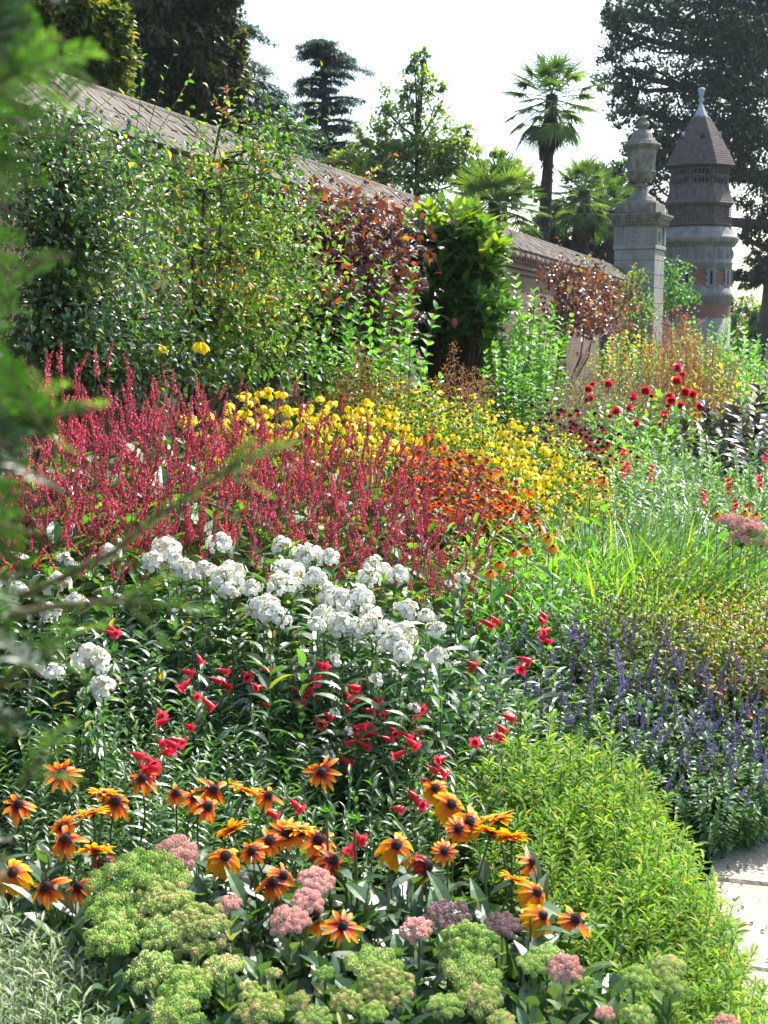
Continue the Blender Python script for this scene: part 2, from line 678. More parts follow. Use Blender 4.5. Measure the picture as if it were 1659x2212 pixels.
# ------------------------------------------------------------------ garden wall
M_brick = brickmat('old_brick', (.13, .08, .055), (.18, .12, .08), (.13, .115, .095), .225, .075, .008, (.09, .08, .06), stain_scale=1.3)
M_tile = noisemat('coping_tile', [(.25, (.04, .035, .027)), (.5, (.088, .074, .056)), (.62, (.125, .108, .083)), (.8, (.155, .14, .095))], 2.2, .9, .5, bscale=50)
M_roll = noisemat('terracotta_roll', [(.3, (.14, .1, .075)), (.7, (.3, .22, .165))], 3, .85, .3, bscale=60)
V0 = 4.5
U0, U1 = -5.0, 38.0
wall = thing('garden_wall', 'long old brick garden wall with a sloped tile coping behind the border', 'wall')
wall.rotation_euler = (0, 0, RZ_WALL)
g = G()
g.box(((U0 + U1) / 2, V0 + .3, 1.4), ((U1 - U0) / 2, .3, 1.44), 0)
obj('wall_face', g.mesh('wall_face', M_brick), wall)
g = G()
for uu in [2.2, 8.35, 14.5, 20.6, 26.7, 32.8]:
    g.box((uu, V0 - .09, 1.33), (.24, .1, 1.37), 0, bev=.01)
    g.box((uu, V0 - .06, 2.74), (.24, .065, .04), 0, taper=.9)
obj('buttress', g.mesh('buttress', M_brick), wall)
g = G()
for k, (dy, zz, hh) in enumerate([(.035, 2.62, .035), (.07, 2.70, .035)]):
    g.box(((U0 + U1) / 2, V0 - dy / 2, zz), ((U1 - U0) / 2, dy / 2, hh), 0)
uu = U0
while uu < U1:                                    # dentil bricks
    g.box((uu, V0 - .055, 2.775), (.055, .055, .037), 0)
    uu += .225
g.box(((U0 + U1) / 2, V0 - .028, 2.775), ((U1 - U0) / 2, .026, .036), 0)
obj('corbel_course', g.mesh('corbel_course', M_brick), wall)
g = G()
uu = U0
while uu < U1:
    x = np.array([0, .012, .2, .43, .442])
    g.tube(np.stack([uu + x, np.full(5, V0 - .1) + rng.normal(0, .003), np.full(5, 2.875) + rng.normal(0, .003)], 1), np.array([.04, .068, .07, .068, .04]), 14, 0, random.random())
    uu += .45
g.box(((U0 + U1) / 2, V0 + .05, 2.875), ((U1 - U0) / 2, .14, .055), 0)
obj('moulding', g.mesh('moulding', M_roll), wall)
g = G()
sl_ = math.atan2(.40, .5)
Rt = np.array(Matrix.Rotation(sl_, 3, 'X'))
rows = 4
for r in range(rows):
    uu = U0 + (r % 2) * .05
    while uu < U1:
        w = random.uniform(.088, .1)
        t = (r + .5) / rows
        y = V0 - .17 + t * .5 + random.uniform(-.006, .006)
        z = 2.93 + t * .40 + random.uniform(-.004, .006)
        g.box((uu + w / 2, y, z), (w / 2 - .0035, .5 / rows / 2 / math.cos(sl_) + .012, .017), 0, Rt @ np.array(Matrix.Rotation(random.uniform(-.05, .05), 3, 'X')), tone=random.random())
        uu += w
g.raw([[U0, V0 - .16, 2.90], [U1, V0 - .16, 2.90], [U1, V0 + .33, 3.30], [U0, V0 + .33, 3.30], [U0, V0 + .82, 2.90], [U1, V0 + .82, 2.90]],
      [[0, 1, 2, 3], [3, 2, 5, 4], [0, 4, 5, 1]])
obj('coping', g.mesh('coping', M_tile), wall)
g = G()
uu = U0
while uu < U1:
    g.tube([[uu, V0 + .33, 3.325], [uu + .29, V0 + .33, 3.325]], .04, 10)
    uu += .3
obj('ridge_cap', g.mesh('ridge_cap', M_tile), wall)

# ------------------------------------------------------------------ stone pier and urn
M_stone = noisemat('pale_stone', [(.2, (.1, .096, .085)), (.45, (.225, .215, .195)), (.7, (.31, .3, .275)), (.9, (.17, .155, .11))], 5, .9, .5, bscale=30, stretch=(1, 1, .3))
M_stone_w = noisemat('weathered_stone', [(.2, (.05, .048, .04)), (.45, (.14, .132, .11)), (.65, (.25, .23, .185)), (.85, (.14, .12, .08))], 7, .92, .8, bscale=35, stretch=(1, 1, .45))
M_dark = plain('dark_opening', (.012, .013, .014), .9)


def rotated(g, fn, R, c):
    s = G()
    fn(s)
    for a in range(len(s.V)):
        s.V[a] = s.V[a] @ np.asarray(R, float).T + np.asarray(c, float)
    off = g.n
    g.V += s.V
    g.tone += s.tone
    g.along += s.along
    for k in (3, 4):
        g.F[k] += [f + off for f in s.F[k]]
        g.M[k] += s.M[k]
        g.S[k] += s.S[k]
    g.n += s.n


YP = 38.0
zc = lambda cy, Y: at(829.5, 166 + cy * .2624, Y)[2]
rc = lambda cx, Y: cx * .2624 * Y / FL * .98
pc = at(1381, 560, YP)
PR = -WA - .13
pier = thing('stone_pier', 'square pale stone gate pier with a carved roundel and wide cornice ending the wall', 'pier', (pc[0], pc[1], 0), PR)
hw = rc(168, YP)
Z = lambda cy: zc(cy, YP)
g = G()
joints = [Z(2200), Z(1985), Z(1870), Z(1745), Z(1640), Z(1520), Z(1428)]
zz = [0.0, .45, .9] + joints
for a, b in zip(zz[:-1], zz[1:]):
    g.box((0, 0, (a + b) / 2), (hw, hw, (b - a) / 2 - .004), 0, bev=.012)
g.box((0, 0, joints[-1] / 2), (hw - .015, hw - .015, joints[-1] / 2 - .01), 0)
obj('shaft', g.mesh('shaft', M_stone), pier)
g = G()
g.box((0, 0, (Z(1428) + Z(1395)) / 2), (hw + .035, hw + .035, (Z(1395) - Z(1428)) / 2), 0, bev=.012)
g.box((0, 0, (Z(1395) + Z(1240)) / 2), (hw - .01, hw - .01, (Z(1240) - Z(1395)) / 2), 0)
for q in range(4):
    R = np.array(Matrix.Rotation(q * PI / 2, 3, 'Z'))
    zm = (Z(1395) + Z(1240)) / 2
    hh = (Z(1240) - Z(1395)) / 2

    def roundel(s):
        s.lathe([(.135, 0), (.135, .03), (.12, .045), (.105, .03), (.09, .012), (.06, .012), (.045, .04), (.03, .05), (.0, .05)], 28)
    Rx = np.array(Matrix.Rotation(PI / 2, 3, 'X'))
    rotated(g, roundel, R @ Rx, R @ np.array([0, -(hw - .01), zm]))
    for sx in (-1, 1):
        g.box(R @ np.array([sx * (hw - .11), -(hw + .005), zm]), (.095, .016, hh - .01), 0, R, bev=.006)
        for k in (-1, 0, 1):
            g.box(R @ np.array([sx * (hw - .11) + k * .058, -(hw + .026), zm]), (.017, .012, hh - .03), 0, R, bev=.006)
obj('frieze', g.mesh('frieze', M_stone), pier)
g = G()
zb, zt = Z(1240), Z(1138)
g.box((0, 0, zb + .03), (hw + .04, hw + .04, .03), 0)
nd = 15
for q in range(4):
    R = np.array(Matrix.Rotation(q * PI / 2, 3, 'Z'))
    for k in range(nd):
        g.box(R @ np.array([(k - (nd - 1) / 2) * (2 * hw + .12) / nd, -(hw + .075), zb + .075]), (.022, .035, .035), 0, R)
hc = rc(228, YP)
prof = [(hw + .05, .05), (hw + .06, .115), (hc - .1, .13), (hc - .09, .17), (hc - .05, .19), (hc - .03, .24), (hc, .27), (hc, zt - zb), (0, zt - zb + .01)]
s2 = math.sqrt(2)
g.lathe([(a * s2, b) for a, b in prof], 4, c=(0, 0, zb), rot=PI / 4, smooth=False)
obj('cornice', g.mesh('cornice', M_stone_w), pier)
g = G()
g.box((0, 0, (Z(1136) + Z(1048)) / 2), (hw + .0, hw + .0, (Z(1048) - Z(1136)) / 2), 0, bev=.02)
obj('plinth_block', g.mesh('plinth_block', M_stone_w), pier)

urn = thing('stone_urn', 'tall lidded stone urn with fluted body standing on the gate pier', 'urn', (pc[0], pc[1], Z(1047)), PR + .3)
zu = lambda cy: Z(cy) - Z(1047)
g = G()
g.lathe([(rc(150, YP), 0), (rc(150, YP), zu(1030)), (rc(125, YP), zu(1022)), (rc(122, YP), zu(1000)), (rc(95, YP), zu(985)), (rc(62, YP), zu(960)), (rc(50, YP), zu(935)), (rc(44, YP), zu(915)),
         (rc(60, YP), zu(905)), (rc(62, YP), zu(893)), (rc(42, YP), zu(885)), (rc(48, YP), zu(870))], 36)
obj('foot', g.mesh('foot', M_stone_w), urn)
g = G()
g.lathe([(rc(48, YP), zu(872)), (rc(80, YP), zu(862)), (rc(108, YP), zu(840)), (rc(119, YP), zu(815)), (rc(121, YP), zu(795))], 80, flute=.07, nfl=20)
g.lathe([(rc(118, YP), zu(798)), (rc(126, YP), zu(790)), (rc(118, YP), zu(780))], 40)
g.lathe([(rc(112, YP), zu(782)), (rc(114, YP), zu(700)), (rc(120, YP), zu(640)), (rc(126, YP), zu(605))], 96, flute=.05, nfl=12)
g.lathe([(rc(124, YP), zu(610)), (rc(132, YP), zu(598)), (rc(150, YP), zu(585)), (rc(158, YP), zu(568)), (rc(152, YP), zu(555)), (rc(125, YP), zu(550))], 48, flute=.04, nfl=24)
obj('body', g.mesh('urn_body', M_stone_w), urn)
g = G()
g.lathe([(rc(130, YP), zu(552)), (rc(125, YP), zu(535)), (rc(100, YP), zu(522)), (rc(90, YP), zu(500)), (rc(82, YP), zu(475)), (rc(62, YP), zu(450)), (rc(38, YP), zu(435))], 48, flute=.05, nfl=16)
obj('lid', g.mesh('urn_lid', M_stone_w), urn)
g = G()
g.lathe([(rc(38, YP), zu(437)), (rc(32, YP), zu(420)), (rc(60, YP), zu(405)), (rc(58, YP), zu(395)), (rc(28, YP), zu(388)), (rc(34, YP), zu(370)), (rc(20, YP), zu(355)), (rc(28, YP), zu(342)), (rc(22, YP), zu(328)), (0.001, zu(322))], 24)
obj('finial', g.mesh('urn_finial', M_stone_w), urn)

# ------------------------------------------------------------------ dovecote tower
YT = 47.0
tc_ = at(1508, 470, YT)
Zt = lambda cy: zc(cy, YT)
Rr = lambda cx: rc(cx, YT)
M_tbrick = brickmat('tower_brick', (.17, .07, .048), (.22, .095, .062), (.25, .2, .16), .2, .07, .008, (.15, .09, .07), stain_amt=.4)
M_tstone = noisemat('tower_stone', [(.2, (.09, .088, .078)), (.5, (.2, .195, .18)), (.75, (.28, .272, .25)), (.9, (.16, .145, .1))], 5, .9, .45, bscale=25, stretch=(1, 1, .3))
M_shingle = noisemat('oak_shingle', [(.25, (.05, .042, .038)), (.5, (.12, .1, .09)), (.75, (.19, .165, .15))], 9, .85, .5, bscale=40, stretch=(1, 1, .6))
M_rooftile = noisemat('roof_tile', [(.25, (.045, .036, .034)), (.5, (.1, .078, .07)), (.75, (.15, .12, .11))], 7, .85, .5, bscale=50)
M_lead = noisemat('lead_sheet', [(.3, (.22, .25, .28)), (.7, (.36, .4, .44))], 3, .55, .1)
tower = thing('dovecote_tower', 'round stone and brick dovecote tower with a pointed shingle roof behind the pier', 'tower', (tc_[0], tc_[1], 0), 0)
va = lambda deg: math.radians(-90 + deg)     # direction angle on the side that faces the path
RS = Rr(285)
g = G()
g.lathe([(RS * .985, Zt(1992)), (RS * .985, Zt(1878))], 64)
g.lathe([(RS * .975, Zt(1725)), (RS * .975, Zt(1595))], 64)
obj('brick_band', g.mesh('brick_band', M_tbrick), tower)
g = G()
g.lathe([(RS, -.1), (RS, Zt(1990)), (RS * .98, Zt(1989))], 64)
g.lathe([(RS * .98, Zt(1881)), (RS, Zt(1880)), (RS, Zt(1822)), (RS + .045, Zt(1815)), (RS + .05, Zt(1788)), (RS + .01, Zt(1778)), (RS, Zt(1721)), (RS * .97, Zt(1720))], 64)
g.lathe([(RS * .97, Zt(1602)), (RS, Zt(1601)), (RS, Zt(1552)), (RS + .03, Zt(1545)), (RS + .03, Zt(1532)), (RS, Zt(1528)), (RS, Zt(1400))], 64)
obj('stone_drum', g.mesh('stone_drum', M_tstone), tower)
for dg in (11.7, 48, -28, -68, 85):
    a = va(dg)
    R = np.array(Matrix.Rotation(a + PI / 2, 3, 'Z'))
    g = G()
    o = np.array([math.cos(a), math.sin(a), 0])
    zm, hh = (Zt(1722) + Zt(1600)) / 2, (Zt(1600) - Zt(1722)) / 2
    side = R @ np.array([1.0, 0, 0])
    for sx in (-1, 1):
        for k in range(5):
            w = .045 if k % 2 else .075
            g.box(o * (RS * .955) + side * sx * (.05 + w) + np.array([0, 0, zm - hh + (k + .5) * hh * .4]), (w, .07, hh * .2 - .003), 0, R)
    for zz_ in (zm - hh - .02, zm + hh + .02):
        g.box(o * (RS * .955) + np.array([0, 0, zz_]), (.17, .075, .025), 0, R)
    w_ = obj('window', g.mesh('window', M_tstone), tower)
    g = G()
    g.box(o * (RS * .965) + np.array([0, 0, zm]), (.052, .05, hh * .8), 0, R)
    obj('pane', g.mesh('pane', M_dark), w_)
g = G()
for dg in (-64, -27, 11, 49, 86):
    a = va(dg)
    R = np.array(Matrix.Rotation(a + PI / 2, 3, 'Z'))
    Rx = np.array(Matrix.Rotation(PI / 2, 3, 'X'))
    zm = (Zt(1530) + Zt(1405)) / 2
    o = np.array([math.cos(a), math.sin(a), 0])
    rotated(g, lambda s: s.lathe([(.13, -.03), (.13, .03), (.115, .045), (.1, .03), (.09, .012), (.055, .012), (.04, .04), (.0, .045)], 24), R @ Rx, o * RS + np.array([0, 0, zm]))
    for k in (-1.5, -.5, .5, 1.5):
        a2 = va(dg + 18.5) + k * .055
        R2 = np.array(Matrix.Rotation(a2 + PI / 2, 3, 'Z'))
        g.box(np.array([math.cos(a2), math.sin(a2), 0]) * (RS + .005) + np.array([0, 0, zm]), (.02, .02, .14), 0, R2, bev=.006)
obj('roundel_frieze', g.mesh('roundel_frieze', M_tstone), tower)
g = G()
for k in range(64):
    a = k * 2 * PI / 64
    R2 = np.array(Matrix.Rotation(a + PI / 2, 3, 'Z'))
    g.box(np.array([math.cos(a), math.sin(a), 0]) * (RS + .05) + np.array([0, 0, Zt(1393)]), (.028, .05, .03), 0, R2)
g.lathe([(RS, Zt(1402)), (RS + .03, Zt(1400)), (RS + .03, Zt(1388)), (Rr(318), Zt(1380)), (Rr(330), Zt(1365)), (Rr(337), Zt(1340)), (Rr(335), Zt(1330)), (Rr(312), Zt(1325)), (Rr(300), Zt(1300)),
         (Rr(283), Zt(1270)), (Rr(274), Zt(1250))], 64)
obj('cornice', g.mesh('tower_cornice', M_tstone), tower)
VR = va(15)
g = G()
nlv = 9
for k in range(nlv):
    z0, z1 = Zt(1252) + (Zt(1068) - Zt(1252)) * k / nlv, Zt(1252) + (Zt(1068) - Zt(1252)) * (k + 1) / nlv
    fl = 1.06 if k < 2 else 1
    g.lathe([(Rr(252), z0), (Rr(270) * fl, z0), (Rr(270) * fl, z0 + .015), (Rr(254), z1)], 8, rot=VR, smooth=False)
for k in range(8):
    a = VR + k * PI / 4
    g.tube([[math.cos(a) * Rr(274), math.sin(a) * Rr(274), Zt(1245)], [math.cos(a) * Rr(274), math.sin(a) * Rr(274), Zt(1068)]], .022, 4)
obj('louvre_stage', g.mesh('louvre_stage', M_shingle), tower)


def courses(g, r0, z0, r1, z1, n, th=.02, conc=0.0, segs=8, rot=VR):
    pr = []
    for k in range(n):
        t0, t1 = k / n, (k + 1) / n
        R0 = r0 + (r1 - r0) * (t0 + conc * t0 * (1 - t0))
        R1 = r0 + (r1 - r0) * (t1 + conc * t1 * (1 - t1))
        Z0, Z1 = z0 + (z1 - z0) * t0, z0 + (z1 - z0) * t1
        pr += [(R0 + th * .2, Z0 - .004), (R0 + th, Z0), (R1 + th * .5, Z1)]
    g.lathe(pr, segs, rot=rot, smooth=False)


g = G()
g.lathe([(Rr(240), Zt(1075)), (Rr(292), Zt(1068)), (Rr(295), Zt(1055))], 8, rot=VR, smooth=False)
courses(g, Rr(295), Zt(1052), Rr(243), Zt(905), 8, .05, conc=.8)
obj('shingle_skirt', g.mesh('shingle_skirt', M_shingle), tower)
g = G()
g.lathe([(Rr(222), Zt(908)), (Rr(222), Zt(750))], 8, rot=VR, smooth=False)
for cy in (905, 832):
    g.lathe([(Rr(215), Zt(cy) - .02), (Rr(256), Zt(cy) - .015), (Rr(256), Zt(cy) + .02), (Rr(215), Zt(cy) + .02)], 8, rot=VR, smooth=False)
for k in range(8):
    a = VR + k * PI / 4
    g.tube([[math.cos(a) * Rr(236), math.sin(a) * Rr(236), Zt(908)], [math.cos(a) * Rr(236), math.sin(a) * Rr(236), Zt(750)]], .035, 4)
    am = a + PI / 8
    rf = Rr(222) * math.cos(PI / 8)
    R2 = np.array(Matrix.Rotation(am + PI / 2, 3, 'Z'))
    for zz_ in (Zt(870), Zt(795)):
        for q in (-2, -1, 0, 1, 2):
            c = R2 @ np.array([q * .12, 0, 0]) + np.array([math.cos(am), math.sin(am), 0]) * (rf + .03)
            g.box(c + np.array([0, 0, zz_ + .02]), (.022, .03, .1), 0, R2)
            g.box(c + R2 @ np.array([0.0, -.04, 0]) + np.array([0, 0, zz_ + .09]), (.032, .05, .03), 0, R2)
obj('pigeon_gallery', g.mesh('pigeon_gallery', M_shingle), tower)
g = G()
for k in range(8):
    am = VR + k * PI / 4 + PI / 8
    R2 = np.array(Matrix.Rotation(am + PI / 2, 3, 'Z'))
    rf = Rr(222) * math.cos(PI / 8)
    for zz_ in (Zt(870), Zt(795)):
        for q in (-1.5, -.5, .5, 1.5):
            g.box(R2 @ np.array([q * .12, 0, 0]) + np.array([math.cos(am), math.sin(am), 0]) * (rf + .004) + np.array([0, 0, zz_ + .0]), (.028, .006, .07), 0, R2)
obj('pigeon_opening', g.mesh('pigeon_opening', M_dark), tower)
g = G()
g.lathe([(Rr(225), Zt(760)), (Rr(287), Zt(752)), (Rr(290), Zt(742))], 8, rot=VR, smooth=False)
courses(g, Rr(290), Zt(742), Rr(62), Zt(328), 22, .045, conc=-.12)
for k in range(8):
    a = VR + k * PI / 4
    tt = np.linspace(0, 1, 9)
    rr_ = Rr(290) + (Rr(62) - Rr(290)) * (tt - .12 * tt * (1 - tt)) + .012
    g.tube(np.stack([np.cos(a) * rr_, np.sin(a) * rr_, Zt(742) + (Zt(328) - Zt(742)) * tt], 1), .022, 6)
roof = obj('roof', g.mesh('roof', M_rooftile), tower)
g = G()
for dg in (-6, 62, -70):
    a = va(dg)
    o = np.array([math.cos(a), math.sin(a), 0])
    R2 = np.array(Matrix.Rotation(a + PI / 2, 3, 'Z'))
    rr_ = Rr(168)
    ap = o * (rr_ - .28) + [0, 0, Zt(455)]
    e = [R2 @ np.array([sx * .085, 0, 0]) + o * (rr_ + .02) + [0, 0, Zt(505)] for sx in (-1, 1)]
    back = o * (rr_ - .3) + [0, 0, Zt(505)]
    top = o * (rr_ + .03) + [0, 0, Zt(462)]
    g.raw([top, e[0], e[1], back, ap], [[0, 1, 3], [0, 3, 2], [0, 4, 1], [0, 2, 4]])
obj('roof_vent', g.mesh('roof_vent', M_lead), roof)
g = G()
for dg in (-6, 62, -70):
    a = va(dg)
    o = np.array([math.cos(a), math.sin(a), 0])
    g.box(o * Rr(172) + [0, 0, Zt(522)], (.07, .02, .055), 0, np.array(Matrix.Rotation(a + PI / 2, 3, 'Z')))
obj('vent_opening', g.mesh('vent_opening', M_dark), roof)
g = G()
g.lathe([(Rr(66), Zt(334)), (Rr(60), Zt(326)), (Rr(22), Zt(245)), (Rr(15), Zt(228)), (Rr(12), Zt(200))], 8, rot=VR, smooth=False)
g.box((0, 0, Zt(236)), (.2, .012, .01), 0, np.array(Matrix.Rotation(.3, 3, 'Z')))
obj('lead_cap', g.mesh('lead_cap', M_lead), tower)
g = G()
g.lathe([(Rr(16), Zt(205)), (Rr(24), Zt(190)), (Rr(14), Zt(172)), (Rr(16), Zt(155)), (Rr(26), Zt(145)), (Rr(17), Zt(138)), (Rr(26), Zt(122)), (Rr(30), Zt(108)), (Rr(24), Zt(94)), (0.001, Zt(87))], 20)
obj('finial', g.mesh('tower_finial', M_lead), tower)

# ================================================================== trees behind the wall
M_bark = noisemat('bark', [(.3, (.03, .024, .018)), (.7, (.09, .075, .06))], 5, .95, .8, stretch=(1, 1, .25), bscale=20)
M_oak = leafmat('dark_tree_leaf', [(0, (.016, .036, .018)), (.55, (.034, .066, .03)), (.9, (.065, .12, .04)), (1, (.1, .17, .04))], .36, .42, .7, tmul=(1.6, 2.0, .6))
M_oak2 = leafmat('brown_green_leaf', [(0, (.024, .04, .02)), (.5, (.05, .07, .028)), (.85, (.1, .105, .035)), (1, (.2, .14, .04))], .4, .42, .6, tmul=(1.7, 1.9, .6))
M_olive = leafmat('olive_leaf', [(0, (.03, .06, .015)), (.5, (.075, .115, .025)), (.85, (.15, .15, .03)), (1, (.24, .17, .03))], .42, .42, .5, tmul=(1.8, 1.9, .5))
M_birch = leafmat('light_tree_leaf', [(0, (.06, .12, .04)), (.5, (.12, .2, .06)), (.85, (.22, .29, .07)), (1, (.34, .36, .07))], .52, .38, .6, tmul=(1.8, 1.9, .5))
M_cedar = leafmat('cedar_needle', [(0, (.028, .058, .05)), (.6, (.055, .1, .085)), (1, (.1, .16, .12))], .3, .5, .5, tmul=(1.2, 1.5, .9))


def crown(g, blobs, Y, leaf, n_per, T=T_DI, Wd=.6, depth=1.0, clump=.14, shell=.45, droop=.25, tone_mu=.5, mat=0, per=26):
    """blobs: (px, py, rx, ry) of leaf masses; real sizes follow from the distance Y"""
    cs = []
    for b in blobs:
        px, py, rx, ry = b[:4]
        yy = b[4] if len(b) > 4 else Y
        c = at(px, py, yy)
        k = yy / FL
        a, h = rx * k, ry * k
        n = max(6, int(n_per * rx * ry / 3000))
        d = rng.normal(0, 1, (n, 3))
        d /= np.linalg.norm(d, axis=1, keepdims=True)
        rad = shell + (1.04 - shell) * rng.random(n) ** .6
        pos = c + d * np.stack([a * rad, min(a, h) * depth * rad, h * rad], 1)
        cr = clump * (a + h) * .5 * rng.uniform(.6, 1.25, n)
        m = rng.poisson(per, n) + 4
        idx = np.repeat(np.arange(n), m)
        off = rng.normal(0, 1, (len(idx), 3)) * cr[idx][:, None] * np.array([.75, .75, .5])
        P_ = pos[idx] + off
        out = d[idx] * .6 + rng.normal(0, .7, (len(idx), 3)) + np.array([0, 0, -droop])
        ct = np.clip(tone_mu + rng.normal(0, .22, n), 0, 1)
        g.inst(T, P_, out, np.array([0, 0, 1.0]) + rng.normal(0, .45, (len(idx), 3)), leaf * rng.uniform(.7, 1.25, len(idx)), leaf * Wd * rng.uniform(.7, 1.2, len(idx)),
               tone=np.clip(ct[idx] + rng.normal(0, .13, len(idx)), 0, 1), mat=mat)
        cs.append((c, a, h, pos))
    return cs


def limbs(g, base, top, r, cs, mat=0, tw=10, seed=3):
    """trunk with limbs to each leaf mass and twigs to its clumps"""
    rr = random.Random(seed)
    base, top = np.array(base, float), np.array(top, float)
    t = np.linspace(0, 1, 9)
    tr = base + np.outer(t, top - base) + np.stack([np.sin(t * 5 + seed) * r * .5, np.cos(t * 4 + seed) * r * .5, t * 0], 1)
    g.tube(tr, r * (1.15 - .75 * t), 10, mat)
    for (c, a, h, pos) in cs:
        s = min(.95, max(.25, (c[2] - h * .9 - base[2]) / max(top[2] - base[2], .1)))
        p0 = base + (top - base) * s
        m = (p0 + c) / 2 + np.array([0, 0, -.12 * np.linalg.norm(c - p0)])
        tt = np.linspace(0, 1, 6)[:, None]
        b = (1 - tt) ** 2 * p0 + 2 * tt * (1 - tt) * m + tt ** 2 * c
        g.tube(b, r * (.42 - .3 * tt[:, 0]), 6, mat)
        for q in pos[::max(1, len(pos) // tw)]:
            st = b[rr.randrange(2, 6)]
            mid = (st + q) / 2 + np.array([rr.uniform(-.1, .1), 0, -.06]) * np.linalg.norm(q - st)
            g.tube([st, mid, q], [r * .1, r * .07, r * .02], 4, mat)


def blob_tree(name, label, cat, trunk, blobs, Y, leaf, n_per, mleaf, r=.3, group=None, **kw):
    """trunk: (px, py_top) of the trunk line"""
    g1 = G()
    cs = crown(g1, blobs, Y, leaf, n_per, **kw)
    b = at(trunk[0], 719, Y)
    t = at(trunk[2] if len(trunk) > 2 else trunk[0], trunk[1], Y)
    root = thing(name, label, cat, (b[0], b[1], -.1), group=group)
    inv = Matrix.Translation((-b[0], -b[1], .1))
    obj('crown', g1.mesh(name + '_crown', mleaf), root, mat4=inv)
    g2 = G()
    limbs(g2, (b[0], b[1], -.2), t, r, cs, seed=int(trunk[0]))
    obj('trunk', g2.mesh(name + '_trunk', M_bark), root, mat4=inv)
    return root


blob_tree('broadleaf_tree', 'golden olive leafed tree behind the near end of the wall', 'tree', (150, 60), [(120, 40, 110, 90), (225, 120, 55, 75), (90, 170, 90, 70), (190, 200, 75, 45), (60, 90, 60, 100), (240, 50, 40, 50)],
          19.0, .11, 52, M_olive, .16, clump=.17)
blob_tree('broadleaf_tree', 'huge dark brown-green tree towering over the wall beside the cedar', 'tree', (330, -60), [(340, 70, 140, 110), (310, 210, 120, 90), (430, 160, 95, 100), (470, 30, 50, 50), (400, -70, 150, 90), (270, -40, 110, 80), (400, 270, 110, 60),
          (230, 260, 70, 60), (505, -8, 26, 24), (470, 80, 50, 40), (150, 60, 80, 90), (120, 200, 90, 80), (505, 130, 30, 26), (490, 205, 36, 30), (520, 265, 30, 26)],
          30.0, .15, 62, M_oak2, .5, clump=.16, shell=.1, per=24)
blob_tree('broadleaf_tree', 'slender light green tree with feathery spires in the middle of the skyline', 'tree', (905, 270), [(905, 180, 26, 62), (875, 200, 16, 40), (862, 275, 50, 60), (940, 290, 52, 60), (826, 230, 13, 55), (1000, 350, 42, 45), (880, 370, 95, 62), (798, 360, 44, 42),
          (958, 215, 14, 34), (895, 130, 10, 20), (915, 128, 8, 22), (1010, 290, 14, 22), (775, 300, 18, 30), (835, 310, 45, 50), (975, 330, 60, 55), (910, 345, 70, 50), (750, 350, 40, 34), (1020, 380, 50, 40)],
          43.0, .16, 48, M_birch, .13, clump=.22, per=14)
blob_tree('broadleaf_tree', 'hazy pale green tree showing between the slender tree and the tall palm', 'tree', (1085, 350), [(1080, 385, 50, 48), (1040, 400, 40, 35), (1130, 410, 36, 34), (1075, 340, 20, 22)], 56.0, .2, 60, M_birch, .2)
blob_tree('broadleaf_tree', 'bushy dark green tree low behind the tall palm and the gate pier', 'tree', (1290, 400), [(1290, 420, 62, 60), (1240, 480, 60, 60), (1335, 480, 60, 75), (1340, 390, 30, 45), (1180, 500, 50, 40), (1300, 540, 80, 30)], 52.0, .2, 60, M_oak, .3)
blob_tree('broadleaf_tree', 'massive dark oak filling the sky over the dovecote tower', 'tree', (1695, -80), [(1330, 62, 48, 52), (1420, 20, 110, 80), (1540, 90, 140, 120), (1345, 150, 72, 48), (1372, 232, 58, 58), (1460, 290, 90, 110), (1630, 60, 90, 150),
          (1610, 330, 85, 120), (1650, 470, 60, 60), (1590, 230, 110, 120), (1330, 22, 30, 20), (1395, 330, 55, 60), (1380, 420, 55, 70), (1625, 590, 50, 30), (1590, 600, 18, 26), (1620, 520, 36, 24), (1655, 560, 40, 40), (1560, -60, 150, 70)],
          62.0, .2, 42, M_oak, .7, clump=.17, shell=.1, per=30)
blob_tree('broadleaf_tree', 'low dark green tree filling the gap under the two cedars', 'tree', (640, 330), [(600, 330, 90, 60), (700, 360, 90, 60), (500, 300, 80, 50), (780, 400, 60, 40), (600, 260, 40, 30)], 47.0, .2, 55, M_oak, .3)
blob_tree('broadleaf_tree', 'grey-green round tree far behind the dovecote tower beside the path', 'tree', (1625, 680), [(1618, 680, 38, 38), (1665, 690, 40, 40), (1640, 730, 70, 35)], 75.0, .25, 60, M_birch, .3)
blob_tree('broadleaf_tree', 'dark hazy tree line mass behind the pier base and the palms', 'tree', (1400, 600), [(1400, 640, 90, 60), (1250, 600, 110, 60), (1600, 700, 90, 50), (1500, 680, 90, 60)], 80.0, .3, 45, M_oak, .3)


